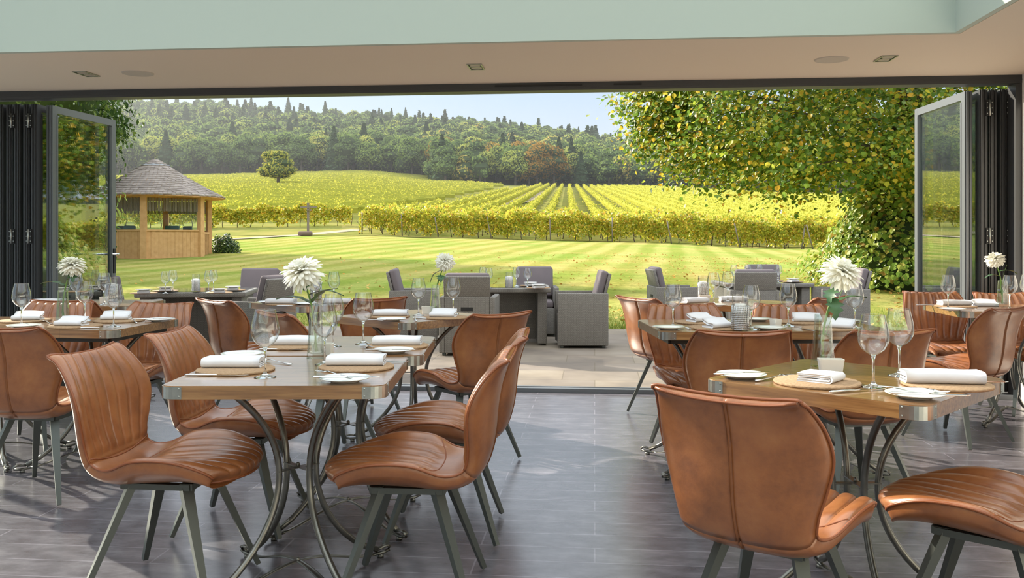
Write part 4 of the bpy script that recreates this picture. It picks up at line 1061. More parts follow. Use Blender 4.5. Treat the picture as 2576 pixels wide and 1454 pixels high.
# ---------------------------------------------------------------- the wood on the hill
def forest():
    br = [crown_arrays('b', 2600, .042) for _ in range(5)]; cn = [crown_arrays('con', 1100, .06) for _ in range(2)]
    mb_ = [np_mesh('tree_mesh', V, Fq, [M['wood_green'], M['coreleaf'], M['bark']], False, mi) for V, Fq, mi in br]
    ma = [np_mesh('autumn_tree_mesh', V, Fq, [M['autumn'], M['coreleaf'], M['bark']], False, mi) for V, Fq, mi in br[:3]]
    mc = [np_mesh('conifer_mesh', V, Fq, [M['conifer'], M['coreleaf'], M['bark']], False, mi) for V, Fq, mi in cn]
    lb = [crown_arrays('b', 700, .070) for _ in range(4)]; lc = [crown_arrays('con', 340, .10) for _ in range(2)]
    spots = []
    d = 352.0
    while d < 770:
        st = 8.2+(d-352)*.008
        u0, u1 = (-350-CX)/F*d, (2750-CX)/F*d
        for u in np.arange(u0, u1, st): spots.append((u+rng.uniform(-3.2, 3.2), d+rng.uniform(-3.2, 3.2)))
        d += st*1.05
    big, rest = [], []
    for u, d in spots:
        px = u/d*F+CX
        base = np.interp(px, [-300, 500, 1080, 1110, 1340, 1360, 2000, 2600], [395, 395, 375, 352, 352, 372, 345, 330])
        if d < base: continue
        ridge = d > 610
        con = rng.random() < (.20 if (px < 1150 and d > 560) else (.22 if px > 1250 and d > 600 else .04))
        aut = (not con) and rng.random() < (.16 if (1050 < px < 1400 and d < 560) else (0 if px < 1000 else .035))
        h = rng.uniform(12, 19)*(1.0 if not con else 1.2)
        if px > 1500: h *= .85
        (big if True else rest).append((u, d, h, con, aut, px))
    big.sort(key=lambda s: s[1]/s[2])
    ind, rest = big[:300], big[300:]
    G1 = 'broadleaf trees in the hillside wood'; 
    for u, d, h, con, aut, px in ind:
        me = random.choice(mc if con else (ma if aut else mb_)); nm = 'conifer_tree' if con else 'woodland_tree'
        o = link(nm, me); o.location = tw(u, d, -.3); wd = rng.uniform(.85, 1.25)*(1 if con else 1.05)
        o.scale = (h*wd, h*wd, h); o.rotation_euler = (0, 0, rng.uniform(0, 6.28))
        if con: tag(o, 'dark conifer standing among the trees at the foot of the wooded hill', 'tree', 'conifers in the hillside wood')
        elif aut: tag(o, 'orange brown autumn tree at the foot of the wooded hill', 'tree', 'autumn trees in the hillside wood')
        else: tag(o, 'green broadleaf tree at the foot of the wooded hill above the vineyard', 'tree', G1)
    Vs, Fs, Ms, Ts = [], [], [], []; off = 0
    for u, d, h, con, aut, px in rest:
        V, Fq, mi = (lc[rng.integers(2)] if con else lb[rng.integers(4)])
        wd = rng.uniform(.85, 1.25)*h; a = rng.uniform(0, 6.28); c, s = math.cos(a), math.sin(a)
        X = V[:, 0]*wd; Y = V[:, 1]*wd; p = tw(u, d, -.3)
        Vs.append(np.stack([X*c-Y*s+p.x, X*s+Y*c+p.y, V[:, 2]*h+p.z], 1)); Fs.append(Fq+off); off += len(V)
        Ms.append(np.where(mi == 0, 3 if con else 0, mi)); Ts.append(np.full(len(V), 1.0 if aut else rng.uniform(0, .82)))
    me = np_mesh('hillside_wood', np.concatenate(Vs), np.concatenate(Fs), [M['wood_stuff'], M['coreleaf'], M['bark'], M['conifer']], False, np.concatenate(Ms), np.concatenate(Ts))
    tag(link('hillside_wood', me), 'dense mixed wood covering the upper hillside to the skyline', 'trees', kind='stuff')
    return br, cn, mc
BR, CNF, MCN = forest()
# tall skyline conifers
for px, py, h in ((565, 247, 20), (612, 262, 17), (632, 246, 25), (725, 246, 26), (762, 262, 22), (818, 254, 24), (845, 272, 20), (1020, 270, 13), (1550, 330, 10), (1455, 318, 10), (535, 262, 14), (655, 268, 16), (688, 270, 16), (960, 275, 14), (985, 272, 14)):
    d = 690; u = (px-CX)/F*d; zt = H+(HY-py)/F*d
    o = link('skyline_conifer', MCN[0]); o.location = W(u, d, zt-h); o.scale = (h*.95, h*.95, h); o.rotation_euler = (0, 0, rng.uniform(0, 6))
    tag(o, 'tall dark conifer spire rising above the wooded skyline', 'tree', 'spires on the skyline')
# lone round tree in the left field
def single_tree(name, loc, h, w, m, label, V=None, kind='b', n=5000, ls=.035, trunk=True):
    V, Fq, mi = crown_arrays(kind, n, ls)
    e = empty(name, loc, 0, label, 'tree')
    k0 = Fq[mi < 2]; V2 = V*np.array([w, w, h])
    me = np_mesh(name+'_crown', V2, k0, [m, M['coreleaf']], False, mi[mi < 2]); link('foliage', me, e)
    if trunk:
        b = MB(); b.tube([(0, 0, -1.7), (0, 0, h*.15), (w*.01, 0, h*.35), (0, 0, h*.6)], [w*.040, w*.030, w*.026, w*.012], 10); b.build('trunk', M['bark'], e)
    return e
M['oak'] = leaf_mat('field_oak_leaves', [(.22,.28,.06), (.34,.38,.08), (.50,.48,.10), (.60,.50,.11)], trans=.35, spec=0)
u, d = ground(700, 474, 80, 345); single_tree('oak_tree', tw(u, d, 1.4), 11.5*d/300, 17*d/300, M['oak'], 'lone round oak tree standing in the left vineyard field')
# ---------------------------------------------------------------- vineyards
def vine_row(name, pts, label, group, hgt=1.75, wid=.45, dens=9, ls=.36, m='vinefar', core=True, lo=.55):
    """pts: array (n,2) of (u,d) along the row"""
    pts = np.asarray(pts, float); seg = np.linalg.norm(np.diff(pts, axis=0), axis=1); L = seg.sum(); cum = np.concatenate([[0], np.cumsum(seg)])
    n = int(L*dens); s = rng.uniform(0, L, n); u = np.interp(s, cum, pts[:, 0]); d = np.interp(s, cum, pts[:, 1])
    hw = hgt*(1+.10*np.sin(s*1.9)+.08*np.sin(s*.7+2)); zf = rng.uniform(0, 1, n)**.8; z = terr(u, d)+lo+(hw-lo)*zf
    tdir = np.gradient(pts, axis=0).mean(0); tdir /= np.linalg.norm(tdir); nx, ny = tdir[1], -tdir[0]
    o = rng.normal(size=n)*wid*.5; C = w3(u+nx*o, d+ny*o, z)
    Vl = cards(C, rand_dir(n, .5), ls*rng.uniform(.6, 1.3, n)); Fl = qf(n); mi = np.zeros(n)
    V, Fq = Vl, Fl
    if core:
        k = max(3, int(L/2.5)); ss = np.linspace(0, L, k); uu = np.interp(ss, cum, pts[:, 0]); dd = np.interp(ss, cum, pts[:, 1]); g = terr(uu, dd)
        hh = hgt*(.86+.08*np.sin(ss*1.9))
        ring = [(-.2, lo+.1), (-.26, lo+.6), (-.12, 0), (.12, 0), (.26, lo+.6), (.2, lo+.1)]
        R_ = []
        for (ox, oz) in ring:
            zz = g+(hh if oz == 0 else oz); R_.append(w3(uu+nx*ox*wid/.45, dd+ny*ox*wid/.45, zz))
        Rv = np.stack(R_, 1).reshape(-1, 3); q = np.arange(k-1)[:, None]*6+np.arange(5)[None]; Fc = np.stack([q, q+1, q+7, q+6], -1).reshape(-1, 4)+len(V)
        V = np.concatenate([V, Rv]); Fq = np.concatenate([Fq, Fc]); mi = np.concatenate([mi, np.ones(len(Fc))])
    o_ = link(name, np_mesh(name, V, Fq, [M[m], M['vinecore']], False, mi)); return tag(o_, label, 'vine row', group)
# right field: rows running away from us
a = R(3.6); dv = np.array([math.sin(a), math.cos(a)]); nv = np.array([dv[1], -dv[0]])
def right_far(px): return np.interp(px, [1345, 1400, 1700, 1900, 2150, 2700], [338, 346, 346, 325, 285, 260])
cnt = 0
for k in range(-21, 86):
    off = k*2.7; pts = []
    for q in np.linspace(80, 348, 90):
        p = dv*q+nv*(off+8.0*(.5-math.cos(min(1, (q-80)/260)*PI)*.5)*0+6); px = p[0]/p[1]*F+CX
        lim_l = np.interp(p[1], [80, 150, 220, 280, 350], [860, 1215, 1265, 1330, 1350])
        if px < lim_l or px > 2900 or p[1] > right_far(px): continue
        pts.append(p)
    if len(pts) > 6:
        vine_row('vine_row', pts, 'long row of golden green vines running away up the right hand vineyard field', 'vine rows of the right field', dens=14, ls=.25, hgt=1.7, wid=.5)
# left field: rows running across
for k, d0 in enumerate(np.concatenate([np.arange(84, 200, 3.0), np.arange(200, 366, 4.2)])):
    pts = []
    for px in np.linspace(-150, 1290, 60):
        d = d0+(px-600)*.012*d0/120*(1)
        lim = np.interp(d, [80, 150, 220, 300, 350], [860, 1120, 1235, 1275, 1180])
        if px > lim: continue
        if px < 480 and d < 90: pass
        pts.append(((px-CX)/F*d, d))
    vine_row('vine_row', pts, 'row of yellow green vines crossing the left hand vineyard field', 'vine rows of the left field', dens=12 if d0 < 200 else 8, ls=.26 if d0 < 200 else .36, hgt=1.65, wid=.5)
# front hedge rows of vines along the lawn
def front_row(name, pxs, base, dd, label, n, hgt, posts=True, m='vine', ls=.15):
    pxs = np.asarray(pxs, float); fine = np.linspace(pxs[0], pxs[-1], 200); dl = np.interp(fine, pxs, dd)
    us = (fine-CX)/F*dl; seg = np.hypot(np.diff(us), np.diff(dl)); L = seg.sum()
    i = rng.integers(0, 199, n); f = rng.random(n); u = us[i]*(1-f)+us[i+1]*f; d = dl[i]*(1-f)+dl[i+1]*f
    s = u
    top = hgt*(1+.10*np.sin(s*1.7)+.07*np.sin(s*4.1+1)+.05*np.sin(s*.6)); lo = .28+.22*np.sin(s*2.3)+.15*np.sin(s*5.1)
    z = lo+(top-lo)*rng.beta(1.5, 1.15, n); C = w3(u, d+rng.normal(size=n)*.24, terr(u, d)+z)
    V, Fq = leaves6(C, rand_dir(n, .3), ls*rng.uniform(.6, 1.25, n), asp=.95)
    e = empty(name, tw(float(us[100]), float(dl[100])), 0, label, 'vine row')
    loc = np.array(e.location); link('foliage', np_mesh(name+'_foliage', V-loc, Fq, M[m]), e)
    b = MB(); uu = us[0]
    while uu < us[-1]:
        d0 = float(np.interp(uu, us, dl)); g = tw(uu, d0)-e.location; w = rng.uniform(-.15, .15, 4)
        b.tube([g+Vector((0, 0, -.05)), g+Vector((w[0]*.5, w[1], .3)), g+Vector((w[2], w[1], .65)), g+Vector((w[3]*2, 0, 1.0))], [.035, .03, .025, .015], 5)
        uu += rng.uniform(.75, 1.25)
    tr = b.build('vine_stems', M['bark'], e); tag(tr, kind='stuff')
    return e, us, dl
e, us, dl = front_row('front_vine_row', [905, 1100, 1540, 2000, 2400, 2800], None, [66.5, 65.5, 63.5, 60.5, 58, 56], 'tall nearest row of yellow vines along the far edge of the lawn', 30000, 1.95)
for k, gap in enumerate((2.4, 4.8, 7.2, 9.6, 12.0, 14.4)):
    front_row('second_vine_row', [930, 1540, 2000, 2800], None, [66.5+gap, 63.5+gap, 60.5+gap, 56+gap], ['vine row directly behind the nearest one, right field', 'third vine row from the lawn, right field', 'fourth vine row from the lawn, right field', 'fifth vine row from the lawn, right field', 'sixth vine row from the lawn, right field', 'seventh vine row from the lawn, right field'][k], 9000, 1.9, ls=.20)
front_row('left_vine_row', [200, 520, 700, 885], None, [74, 74, 76, 79], 'nearest row of the left field, dark stems showing behind the signpost', 11000, 1.85, ls=.17)
for px, dz, lean in ((911, 1.62, 0), (1012, 1.6, .05), (1103, 1.5, .2), (1237, 1.6, .28), (1385, 1.5, .05), (1540, 1.75, 0), (1690, 1.6, .25), (1862, 1.65, .3), (2016, 1.6, -.18), (2046, 1.65, .35)):
    d0 = float(np.interp(px, [905, 1100, 1540, 2000, 2400], [66.5, 65.5, 63.5, 60.5, 58]))-.45; g = tw((px-CX)/F*d0, d0)
    b = MB(); b.tube([(0, 0, -.1), (-lean*1.3, 0, dz)], .045, 8)
    tag(b.build('vineyard_post', M['postwood'], loc=g), {911: 'upright grey post at the left end of the nearest vine row', 1540: 'upright grey post in the middle of the nearest vine row'}.get(px, 'leaning grey wooden post in the nearest vine row'), 'post', 'vineyard posts')
# verge, path, track
def strip(name, line, wid, m, label, off=.03, cat='path'):
    vs = []; L = []
    for px, py in line: L.append(ground(px, py, 20, 349))
    n = len(L)
    out = []
    for q in np.linspace(0, n-1, n*6):
        c = interp(L, q); out.append(c)
    out = np.array(out); t = np.gradient(out, axis=0); t /= np.linalg.norm(t, axis=1, keepdims=True); nn = np.stack([t[:, 1], -t[:, 0]], 1)
    k = 5; V = []
    for j in range(k):
        p = out+nn*(j/(k-1)-.5)*wid; V.append(w3(p[:, 0], p[:, 1], terr(p[:, 0], p[:, 1])+off))
    V = np.stack(V, 1).reshape(-1, 3); q = np.arange(len(out)-1)[:, None]*k+np.arange(k-1)[None]; Fq = np.stack([q, q+1, q+1+k, q+k], -1).reshape(-1, 4)
    return tag(link(name, np_mesh(name, V, Fq, m, True)), label, cat, kind='structure')
strip('verge', [(480, 592), (620, 585), (760, 577), (905, 566)], 8.0, M['dirt'], 'dry mown verge between the lawn and the left vines', .015, 'verge')
strip('gravel_path', [(470, 606), (600, 601), (700, 595), (800, 588), (905, 578)], 1.6, M['path'], 'pale gravel path curving past the signpost', .035)
strip('farm_track', [(1345, 482), (1335, 490), (1318, 500), (1290, 508), (1250, 516), (1215, 526)], 6.0, M['path'], 'pale farm track bending between the two vineyard fields', .15)
# signpost
g = G(775, 592, d0=40); e = empty('signpost', g, TH, 'wooden fingerpost with crossing arms on the far left of the lawn', 'signpost'); dd = -g.x*SN+g.y*CS; k = dd/62
b = MB(); b.box((0, 0, 1.12*k), (.14*k, .14*k, 2.3*k)); b.build('post', M['postwood'], e)
b = MB(); b.box((.04*k, -.09*k, 1.98*k), (1.15*k, .05, .13*k)); b.build('sign_board', M['postwood'], e)
b = MB(); b.box((.05*k, .02, 1.78*k), (.12*k, .8*k, .12*k)); b.box((.1*k, -.1, 1.78*k), (.35*k, .05, .1*k)); b.build('sign_board', M['postwood'], e)
g2 = G(768, 595, d0=40); b = MB(); b.rbox((0, 0, .14*k), (.95*k, .45*k, .32*k), .1)
tag(b.build('stone_block', simple('brown_stone', (.20,.14,.11), .9), loc=W((768-CX)/F*(dd-.8), dd-.8, float(terr((768-CX)/F*(dd-.8), dd-.8)))), 'rough brown block at the foot of the fingerpost', 'stone')
# ---------------------------------------------------------------- gazebo
def gazebo():
    d0 = 38.0; g = U(391, d0); z0 = .44; e = empty('gazebo', (g.x, g.y, z0), TH+R(11), 'round timber gazebo with shingled roof on the left of the lawn', 'gazebo')
    N_ = 6; Rr = 2.34; pts = [(Rr*math.cos(2*PI*(i+.5)/N_), Rr*math.sin(2*PI*(i+.5)/N_)) for i in range(N_)]
    hw = 1.20; hp = 2.66
    b = MB(); b.prism([(x*1.02, y*1.02) for x, y in pts], -.2, .06); b.build('base', M['larch'], e)
    for x, y in pts:
        b = MB(); rot = Matrix.Rotation(math.atan2(y, x), 4, 'Z'); b.box((0, 0, hp/2), (.20, .24, hp)); b.xf(Matrix.Translation((x, y, 0)) @ rot); b.build('post', M['larch'], e)
    for i in range(N_):
        p, q = Vector((*pts[i], 0)), Vector((*pts[(i+1) % N_], 0)); c = (p+q)/2; t = (q-p).normalized(); L = (q-p).length
        an = math.atan2(t.y, t.x); wa = math.atan2(c.y, c.x)
        T = Matrix.Translation(c) @ Matrix.Rotation(an, 4, 'Z')
        # which side in world: the entrance with balustrade faces right
        side_dir = wa+R(11)
        if abs(math.atan2(math.sin(side_dir-R(11)), math.cos(side_dir-R(11)))) < R(24):
            b = MB()
            for k in range(9): b.box((-L/2+.2+k*(L-.4)/8, 0, .58), (.06, .06, 1.0))
            b.box((0, 0, 1.12), (L-.2, .09, .08)); b.box((0, 0, .10), (L-.2, .09, .08)); b.xf(T); b.build('balustrade', M['larch'], e)
            continue
        b = MB(); nb = 13
        for k in range(nb): b.box((-L/2+.12+(k+.5)*(L-.24)/nb, .0 if k % 2 else .006, hw/2+.03), ((L-.24)/nb-.006, .05, hw-.06))
        b.box((0, 0, hw+.01), (L-.18, .13, .06)); b.box((0, 0, .05), (L-.18, .09, .09)); b.xf(T); b.build('wall_panel', M['larch'], e)
        b = MB(); b.box((0, 0, (hw+.06+hp-.15)/2), (L-.26, .012, hp-.15-hw-.06)); b.xf(T); b.build('window', M['pane_clear'], e)
        b = MB(); 
        for k in range(34): b.box((-L/2+.15+k*(L-.3)/33, .0, hp-.40), (.035, .03, .52+.02*(k % 3)))
        b.xf(T); b.build('rolled_blind', M['postwood'], e)
    b = MB()
    for i in range(N_): b.beam((*pts[i], hp), (*pts[(i+1) % N_], hp), .22, .16)
    b.build('ring_beam', M['larch'], e)
    # roof: courses of shingles
    b = MB(); Ro, Hr, zr = 2.86, 1.60, 2.62; nc = 17
    b.lathe([(Ro*1.0, zr-.02), (Ro*.98, zr+.03), (.2, zr+Hr-.12)], 48, mi=1)
    for c in range(nc):
        q0 = c/nc; q1 = (c+1.35)/nc; r0 = Ro*(1-q0*.95); r1 = Ro*(1-min(q1, 1)*.95); sag = lambda q: -.22*math.sin(PI*min(1, q))*.35
        z0_ = zr+Hr*q0+sag(q0)+.07; z1_ = zr+Hr*min(q1, 1)+sag(q1)+.035; n = max(14, int(2*PI*r0/.165))
        for j in range(n):
            a0 = 2*PI*(j+.5*(c % 2))/n; a1 = a0+2*PI/n*.95; jz = rng.uniform(-.012, .012)
            vs = [(r0*math.cos(a0), r0*math.sin(a0), z0_+jz), (r0*math.cos(a1), r0*math.sin(a1), z0_+jz), (r1*math.cos(a1), r1*math.sin(a1), z1_), (r1*math.cos(a0), r1*math.sin(a0), z1_),
                  (r0*math.cos(a0), r0*math.sin(a0), z0_+jz-.05), (r0*math.cos(a1), r0*math.sin(a1), z0_+jz-.05)]
            b.add(vs, [(0, 1, 2, 3), (4, 5, 1, 0)], 0)
    b.build('shingle_roof', [M['shingle'], M['larch']], e)
    b = MB(); b.lathe([(.62, zr+Hr-.22), (.30, zr+Hr-.10), (0, zr+Hr+.03)], 8, smooth=False); b.build('lead_cap', M['lead'], e)
    for k, (x, y) in enumerate(((.8, -1.4), (-.5, -1.5), (1.5, .3), (-1.5, -.2))):
        b = MB(); b.rbox((0, 0, .45), (.6, .6, .12), .03); b.rbox((0, .28, .9), (.62, .10, .9), .05)
        for sx in (-.25, .25):
            for sy in (-.25, .25): b.box((sx, sy, .2), (.05, .05, .4))
        o = b.build('garden_chair', M['green_plastic'], loc=(Vector((g.x, g.y, z0+.062))+Matrix.Rotation(TH+R(11), 3, 'Z') @ Vector((x, y, 0))), rz=1.3*k)
        tag(o, 'dark green garden chair inside the gazebo', 'chair', 'green chairs inside the gazebo')
gazebo()
# small shrub right of gazebo
def bush(name, loc, r, n, m, ls, label, cat='shrub', core=True, up=.3):
    e = empty(name, loc, 0, label, cat)
    dn = rand_dir(n, .3); dn[:, 2] = np.abs(dn[:, 2]); C = dn*np.array(r)*rng.uniform(.72, 1.06, (n, 1))*(1+.12*np.sin(dn[:, :1]*9))
    V, Fq = leaves6(C, dn+rng.normal(size=(n, 3))*.5, ls*rng.uniform(.6, 1.3, n)); link('foliage', np_mesh(name+'_foliage', V, Fq, m), e)
    if core:
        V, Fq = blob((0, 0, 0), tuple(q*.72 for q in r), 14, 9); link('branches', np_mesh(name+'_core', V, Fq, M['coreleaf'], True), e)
    return e
g = G(566, 636, d0=20); bush('garden_shrub', g, (.62, .5, .78), 2200, M['darkleaf'], .075, 'low dark clipped shrub right of the gazebo')
# ---------------------------------------------------------------- big lime tree on the right
def lime_tree():
    d0 = 21.3; base = tw((2300-CX)/F*d0, d0); e = empty('lime_tree', base, 0, 'large autumn tree overhanging from the right, trunk clothed in leaves', 'tree')
    B = np.array(base)
    b = MB(); b.tube([(0, 0, -.2), (0, 0, 1), (.05, 0, 3), (-.05, .1, 5), (.1, 0, 8), (0, .2, 12)], [.72, .55, .48, .42, .34, .2], 14); b.build('trunk', M['bark'], e)
    # limbs and twig clusters
    b = MB(); Cs = []; 
    low = lambda px: np.interp(px, [1560, 1600, 1640, 1700, 1760, 1850, 1950, 2050, 2150, 2330, 2600, 2900], [225, 262, 335, 365, 415, 450, 455, 462, 470, 480, 470, 400])
    cl = []
    tries = 0
    while len(cl) < 780 and tries < 9000:
        tries += 1
        px = rng.uniform(1625, 2800); top = -250
        py = rng.uniform(top, low(px)-14)
        d = rng.uniform(16.5, 25.5)
        if px < 1700: d = rng.uniform(18.5, 21)
        u = (px-CX)/F*d; z = H-(py-HY)/F*d
        # gaps
        if math.sin(px*.031+1)*math.sin(py*.045+.4) < -.72 and px < 2150: continue
        if py > 300 and px < 1760 and rng.random() < .35: continue
        cl.append((u, d, z))
    # explicit silhouette sprays at the left tips
    for px, py, d in ((1612, 243, 19.5), (1640, 262, 19.8), (1650, 300, 19.3), (1635, 322, 19.5), (1675, 340, 19.8), (1700, 360, 20), (1738, 405, 20), (1765, 400, 19.6), (1790, 425, 20.3), (1665, 225, 19.6), (1690, 280, 20), (1720, 250, 20.2), (1735, 300, 20.5), (1725, 345, 20.2), (1842, 432, 20), (1900, 445, 19.5), (1965, 440, 20.5), (1990, 470, 20), (2040, 455, 19.5)):
        for rr_ in range(3): cl.append(((px-CX)/F*d+rng.normal()*.15, d+rng.normal()*.2, H-(py-HY)/F*d+rng.normal()*.10))
    CC = []; NN = []; DD = []
    for (u, d, z) in cl:
        c = w3(u, d, z)-B
        out = np.array([c[0], c[1], 0.0]); out /= np.linalg.norm(out)+1e-6
        k = rng.integers(120, 160); q = rng.random((k, 1)); droop = np.array([out[0]*.35, out[1]*.35, -1.0])
        p0 = c-out*.55+np.array([0, 0, .35])
        C = p0+out*q*1.05+np.array([0, 0, -1.0])*(q**2)*.75+rng.normal(size=(k, 3))*np.array([.27, .27, .19])
        CC.append(C); NN.append(rng.normal(size=(k, 3))*.55+np.array([out[0]*.5, out[1]*.5, .8])); DD.append(np.tile(droop, (k, 1))+rng.normal(size=(k, 3))*.35)
    for (u, d, z) in cl[::16]:
        c = w3(u, d, z)-B; hz = max(2.4, c[2]*.75+.5); L = np.linalg.norm(c[:2])
        b.tube([(0, 0, hz), tuple(c*np.array([.35, .35, 0])+np.array([0, 0, hz+.25*(c[2]-hz)+.4])), tuple(c*np.array([.7, .7, 0])+np.array([0, 0, hz+.7*(c[2]-hz)+.35])), tuple(c)], [.045+.006*L, .035, .02, .006], 6)
    b.build('branches', M['bark'], e)
    C = np.concatenate(CC); V, Fq = leaves6(C, np.concatenate(NN), .100*rng.uniform(.6, 1.25, len(C)), np.concatenate(DD), asp=.9)
    link('foliage', np_mesh('lime_foliage', V, Fq, M['lime']), e)
    # basal growth
    n = 15000; z = rng.uniform(0, 1, n)**.85*3.6; r = np.interp(z, [0, .3, .8, 1.4, 2.0, 2.7, 3.6], [2.45, 2.5, 2.2, 1.75, 1.45, 1.0, .62])
    a = rng.uniform(0, 2*PI, n); bul = 1+.13*np.sin(a*5+z*2)+.08*np.sin(a*11-z*4); rr = r*bul*rng.uniform(.72, 1.04, n)
    C = np.stack([rr*np.cos(a), rr*np.sin(a), z+.05+rng.normal(size=n)*.05], 1)
    nn = np.stack([np.cos(a), np.sin(a), np.full(n, .75)], 1)+rng.normal(size=(n, 3))*.4
    V, Fq = leaves6(C, nn, .125*rng.uniform(.55, 1.25, n), np.stack([np.cos(a)*.4, np.sin(a)*.4, -np.ones(n)], 1)+rng.normal(size=(n, 3))*.3, asp=.95)
    link('basal_foliage', np_mesh('basal_foliage', V, Fq, M['basal']), e)['label'] = 'dense mound of heart shaped leaves round the trunk'
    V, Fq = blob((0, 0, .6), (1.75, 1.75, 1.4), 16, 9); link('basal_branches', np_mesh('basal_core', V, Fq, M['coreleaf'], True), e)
lime_tree()
# trees and shrubs at the left, outside
def left_tree(u, d, h, rad, label, m='darkleaf', n=26000, ls=.11, hang=2.6):
    base = tw(u, d); e = empty('garden_tree', base, 0, label, 'tree')
    b = MB(); b.tube([(0, 0, -.2), (.1, 0, h*.3), (0, .1, h*.7)], [.35, .27, .12], 10); b.build('trunk', M['bark'], e)
    k = 90; CC = []
    for i in range(k):
        dn = rand_dir(1, .1)[0]; c = np.array([0, 0, h*.62])+dn*np.array([rad, rad, h*.36])*rng.uniform(.5, 1)
        q = rng.random((n//k, 1)); CC.append(c+rng.normal(size=(n//k, 3))*np.array([.42, .42, .3])+np.array([0, 0, -1.0])*q*q*hang*.4)
    cv, cf, co = [], [], 0
    for i in range(16):
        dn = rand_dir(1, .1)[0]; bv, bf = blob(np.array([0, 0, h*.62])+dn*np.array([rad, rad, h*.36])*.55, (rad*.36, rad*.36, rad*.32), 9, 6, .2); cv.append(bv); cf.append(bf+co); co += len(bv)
    link('added_shadow_core', np_mesh('garden_tree_core', np.concatenate(cv), np.concatenate(cf), M['coreleaf'], True), e)  # opaque blobs added inside the crown to deepen its shadow on the lawn
    C = np.concatenate(CC); V, Fq = leaves6(C, rand_dir(len(C), .4), ls*rng.uniform(.6, 1.3, len(C)), np.tile([0, 0, -1.0], (len(C), 1))+rng.normal(size=(len(C), 3))*.4, asp=.5)
    link('foliage', np_mesh('garden_tree_foliage', V, Fq, M[m]), e)
left_tree(-12.5, 21.0, 9.4, 3.2, 'dark leafy tree overhanging behind the left glass door leaf')
left_tree(-18.9, 33.0, 12, 4.6, 'tall dark tree left of the gazebo', n=36000, ls=.20)
left_tree(-23.8, 41, 13.5, 5.6, 'dark tree far beyond the gazebo at the left', n=30000, ls=.25)
def bamboo(px, d, h, label):
    base = U(px, d, -.02 if d < 12 else 0); base.z = float(terr((px-CX)/F*d, d)); e = empty('bamboo_clump', base, 0, label, 'shrub')
    b = MB(); CC = []; DD = []
    for i in range(26):
        a = rng.uniform(0, 6.28); r = rng.uniform(0, .35); tx, ty = math.cos(a)*(r+.5*rng.random()), math.sin(a)*(r+.5*rng.random())
        p = [Vector((math.cos(a)*r*.5, math.sin(a)*r*.5, 0)), Vector((tx*.5, ty*.5, h*.5)), Vector((tx*1.3, ty*1.3, h*rng.uniform(.85, 1.05)))]
        b.tube(p, [.009, .007, .003], 5)
        for j in range(60):
            q = rng.uniform(.2, 1)*2; c = interp([tuple(v) for v in p], q); CC.append(c+rng.normal(size=3)*.10); DD.append([math.cos(a)*.4+rng.normal()*.4, math.sin(a)*.4+rng.normal()*.4, -1])
    b.build('canes', M['bamboo'], e); C = np.array(CC); V, Fq = leaves6(C, rand_dir(len(C), .5), .15*rng.uniform(.6, 1.2, len(C)), np.array(DD), asp=.22)
    link('foliage', np_mesh('bamboo_foliage', V, Fq, M['bamboo']), e)
bamboo(178, 15.0, 1.95, 'feathery bamboo clump seen through the left glass door leaf')
bamboo(40, 15.6, 2.1, 'bamboo clump behind the folded left doors')
def hedge(px0, px1, d, h, label):
    p0, p1 = U(px0, d), U(px1, d); n = 9000; q = rng.random(n); c = (p0+p1)/2; zb = float(terr((px0-CX)/F*d, d))
    e = empty('clipped_hedge', (c.x, c.y, zb), 0, label, 'hedge'); P0 = np.array(p0)-np.array(c); P1 = np.array(p1)-np.array(c)
    a = rng.uniform(0, 2*PI, n); C = P0*(1-q[:, None])+P1*q[:, None]+np.stack([np.zeros(n), np.cos(a)*.5, h/2+np.sin(a)*h/2], 1)+rng.normal(size=(n, 3))*.07
    V, Fq = leaves6(C, np.stack([np.zeros(n), np.cos(a), np.sin(a)], 1)+rng.normal(size=(n, 3))*.5, .11*rng.uniform(.7, 1.3, n)); link('foliage', np_mesh('hedge_foliage', V, Fq, M['darkleaf']), e)
    b = MB(); L = (p1-p0).length; b.box((0, 0, h*.48), (L, .7, h*.9), mat=Matrix.Rotation(TH, 4, 'Z')); b.build('branches', M['coreleaf'], e)
hedge(-250, 268, 31, 1.9, 'dark green hedge seen through the left glass door leaf')
# fallen leaves on the lawn, grass fringe at the terrace edge
def scatter():
    n = 7500; X = rng.uniform(-12, 13, n); Y = lawn_edge_Y+.1+rng.random(n)**1.6*30
    keep = rng.random(n) < np.clip(.10+.9/(1+np.exp(-(X-1.5)*.55)), 0, 1); X, Y = X[keep], Y[keep]; n = len(X)
    D = -X*SN+Y*CS; Uu = X*CS+Y*SN; Z = terr(Uu, D)+.012
    nn = rng.normal(size=(n, 3))*.35+np.array([0, 0, 1]); V, Fq = leaves6(np.stack([X, Y, Z], 1), nn, .062*rng.uniform(.6, 1.5, n))
    tag(link('fallen_leaves', np_mesh('fallen_leaves', V, Fq, M['fallen'])), 'orange fallen leaves scattered over the lawn', 'leaves', kind='stuff')
    n = 42000; X = rng.uniform(-9, 9, n); Y = lawn_edge_Y+rng.random(n)**2*3.2; D = -X*SN+Y*CS; Uu = X*CS+Y*SN; Z = terr(Uu, D)-.01
    C = np.stack([X, Y, Z], 1); t = rng.normal(size=(n, 3))*.35+np.array([0, 0, 1]); a = rng.uniform(0, 6.28, n); s = np.stack([np.cos(a), np.sin(a), np.zeros(n)], 1)
    h = rng.uniform(.025, .06, n)[:, None]; w = .004
    V = np.stack([C-s*w, C+s*w, C+t*h+s*w*.2, C+t*h-s*w*.2], 1).reshape(-1, 3)
    tag(link('lawn_grass', np_mesh('lawn_grass', V, qf(n), M['grassblade'])), 'short grass blades along the edge of the terrace', 'grass', kind='stuff')
scatter()
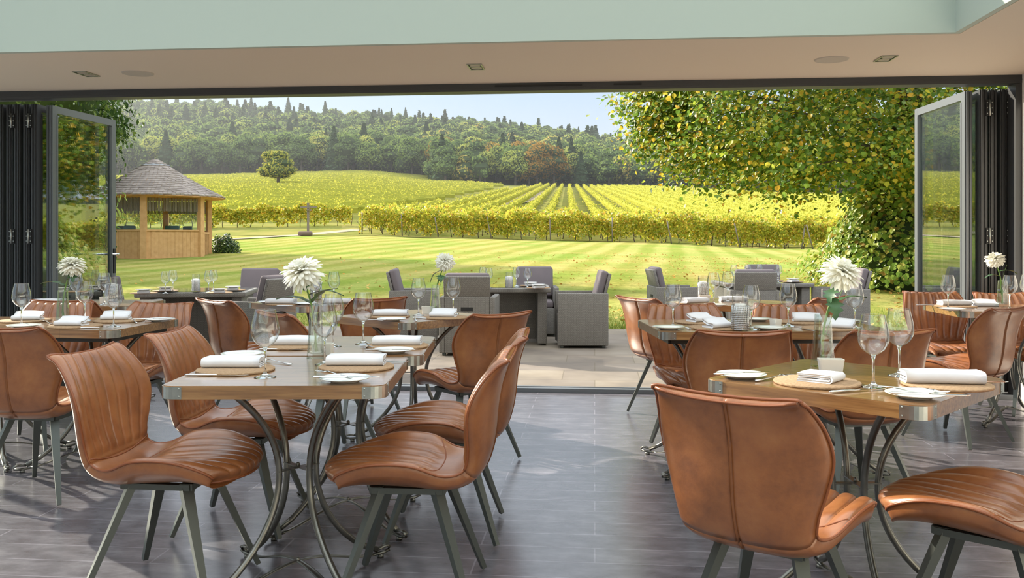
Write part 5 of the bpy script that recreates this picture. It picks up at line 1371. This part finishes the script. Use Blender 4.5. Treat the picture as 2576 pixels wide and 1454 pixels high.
# ---------------------------------------------------------------- autumn haze in the valley
def haze():
    m = bpy.data.materials.new('valley_haze'); m.use_nodes = True; nt = m.node_tree
    for n in list(nt.nodes): nt.nodes.remove(n)
    o = nt.nodes.new('ShaderNodeOutputMaterial'); v = nt.nodes.new('ShaderNodeVolumeScatter'); v.inputs['Density'].default_value = .00023; v.inputs['Anisotropy'].default_value = .55; v.inputs['Color'].default_value = (.90, .95, 1, 1)
    nt.links.new(v.outputs[0], o.inputs['Volume'])
    b = MB(); p = [U(-1500, 95), U(4000, 95), U(4000, 1000), U(-1500, 1000)]; n = [(q.x, q.y) for q in p]
    b.prism(n, -5, 190); ob = b.build('haze', m); tag(ob, 'thin autumn haze lying over the wooded valley', 'haze', kind='stuff')
haze()
# ---------------------------------------------------------------- light
SUN_AZ = -54.0; SUN_EL = 25.0; SUN_E = 10.0
def sun():
    az = R(SUN_AZ); el = R(SUN_EL)
    to = W(math.sin(az), math.cos(az), 0)*math.cos(el)+Vector((0, 0, math.sin(el)))
    l = bpy.data.lights.new('sun', 'SUN'); l.energy = SUN_E; l.angle = R(.6); l.color = (1, .90, .74)
    o = bpy.data.objects.new('sun', l); COL.objects.link(o); o.rotation_euler = to.to_track_quat('Z', 'Y').to_euler(); return to
sun()
w = bpy.data.worlds.new('world'); scn.world = w; w.use_nodes = True; nt = w.node_tree
for n in list(nt.nodes): nt.nodes.remove(n)
tc = nt.nodes.new('ShaderNodeTexCoord'); sp = nt.nodes.new('ShaderNodeSeparateXYZ'); rp = nt.nodes.new('ShaderNodeValToRGB'); bg = nt.nodes.new('ShaderNodeBackground'); ow = nt.nodes.new('ShaderNodeOutputWorld')
nt.links.new(tc.outputs['Generated'], sp.inputs[0]); nt.links.new(sp.outputs['Z'], rp.inputs[0]); nt.links.new(rp.outputs[0], bg.inputs[0]); nt.links.new(bg.outputs[0], ow.inputs[0])
e = rp.color_ramp.elements; e[0].position = 0; e[0].color = (.80, .86, .92, 1); e[1].position = 1; e[1].color = (.98, 1.0, 1.0, 1)
for p, c in ((.10, (.70, .81, .93, 1)), (.165, (.48, .66, .90, 1)), (.32, (.80, .90, 1.0, 1))):
    q = e.new(p); q.color = c
bg.inputs[1].default_value = 1.0
# zenith brighter than the band near the horizon
ml = nt.nodes.new('ShaderNodeMapRange'); ml.inputs['From Min'].default_value = .20; ml.inputs['From Max'].default_value = .7; ml.inputs['To Min'].default_value = 1.0; ml.inputs['To Max'].default_value = 2.3
nt.links.new(sp.outputs['Z'], ml.inputs['Value']); nt.links.new(ml.outputs[0], bg.inputs[1])
# ---------------------------------------------------------------- camera
cd = bpy.data.cameras.new('camera'); cam = bpy.data.objects.new('camera', cd); COL.objects.link(cam); scn.camera = cam
cam.location = (0, 0, H); cam.rotation_euler = (PI/2, 0, TH)
cd.sensor_width = 36; cd.lens = F/2576*36; cd.shift_y = (HY-727)/2576; cd.clip_end = 3000; cd.clip_start = .05
vs = scn.view_settings; vs.view_transform = 'Standard'; vs.look = 'None'; vs.gamma = 1; vs.use_curve_mapping = False; vs.exposure = 0.0
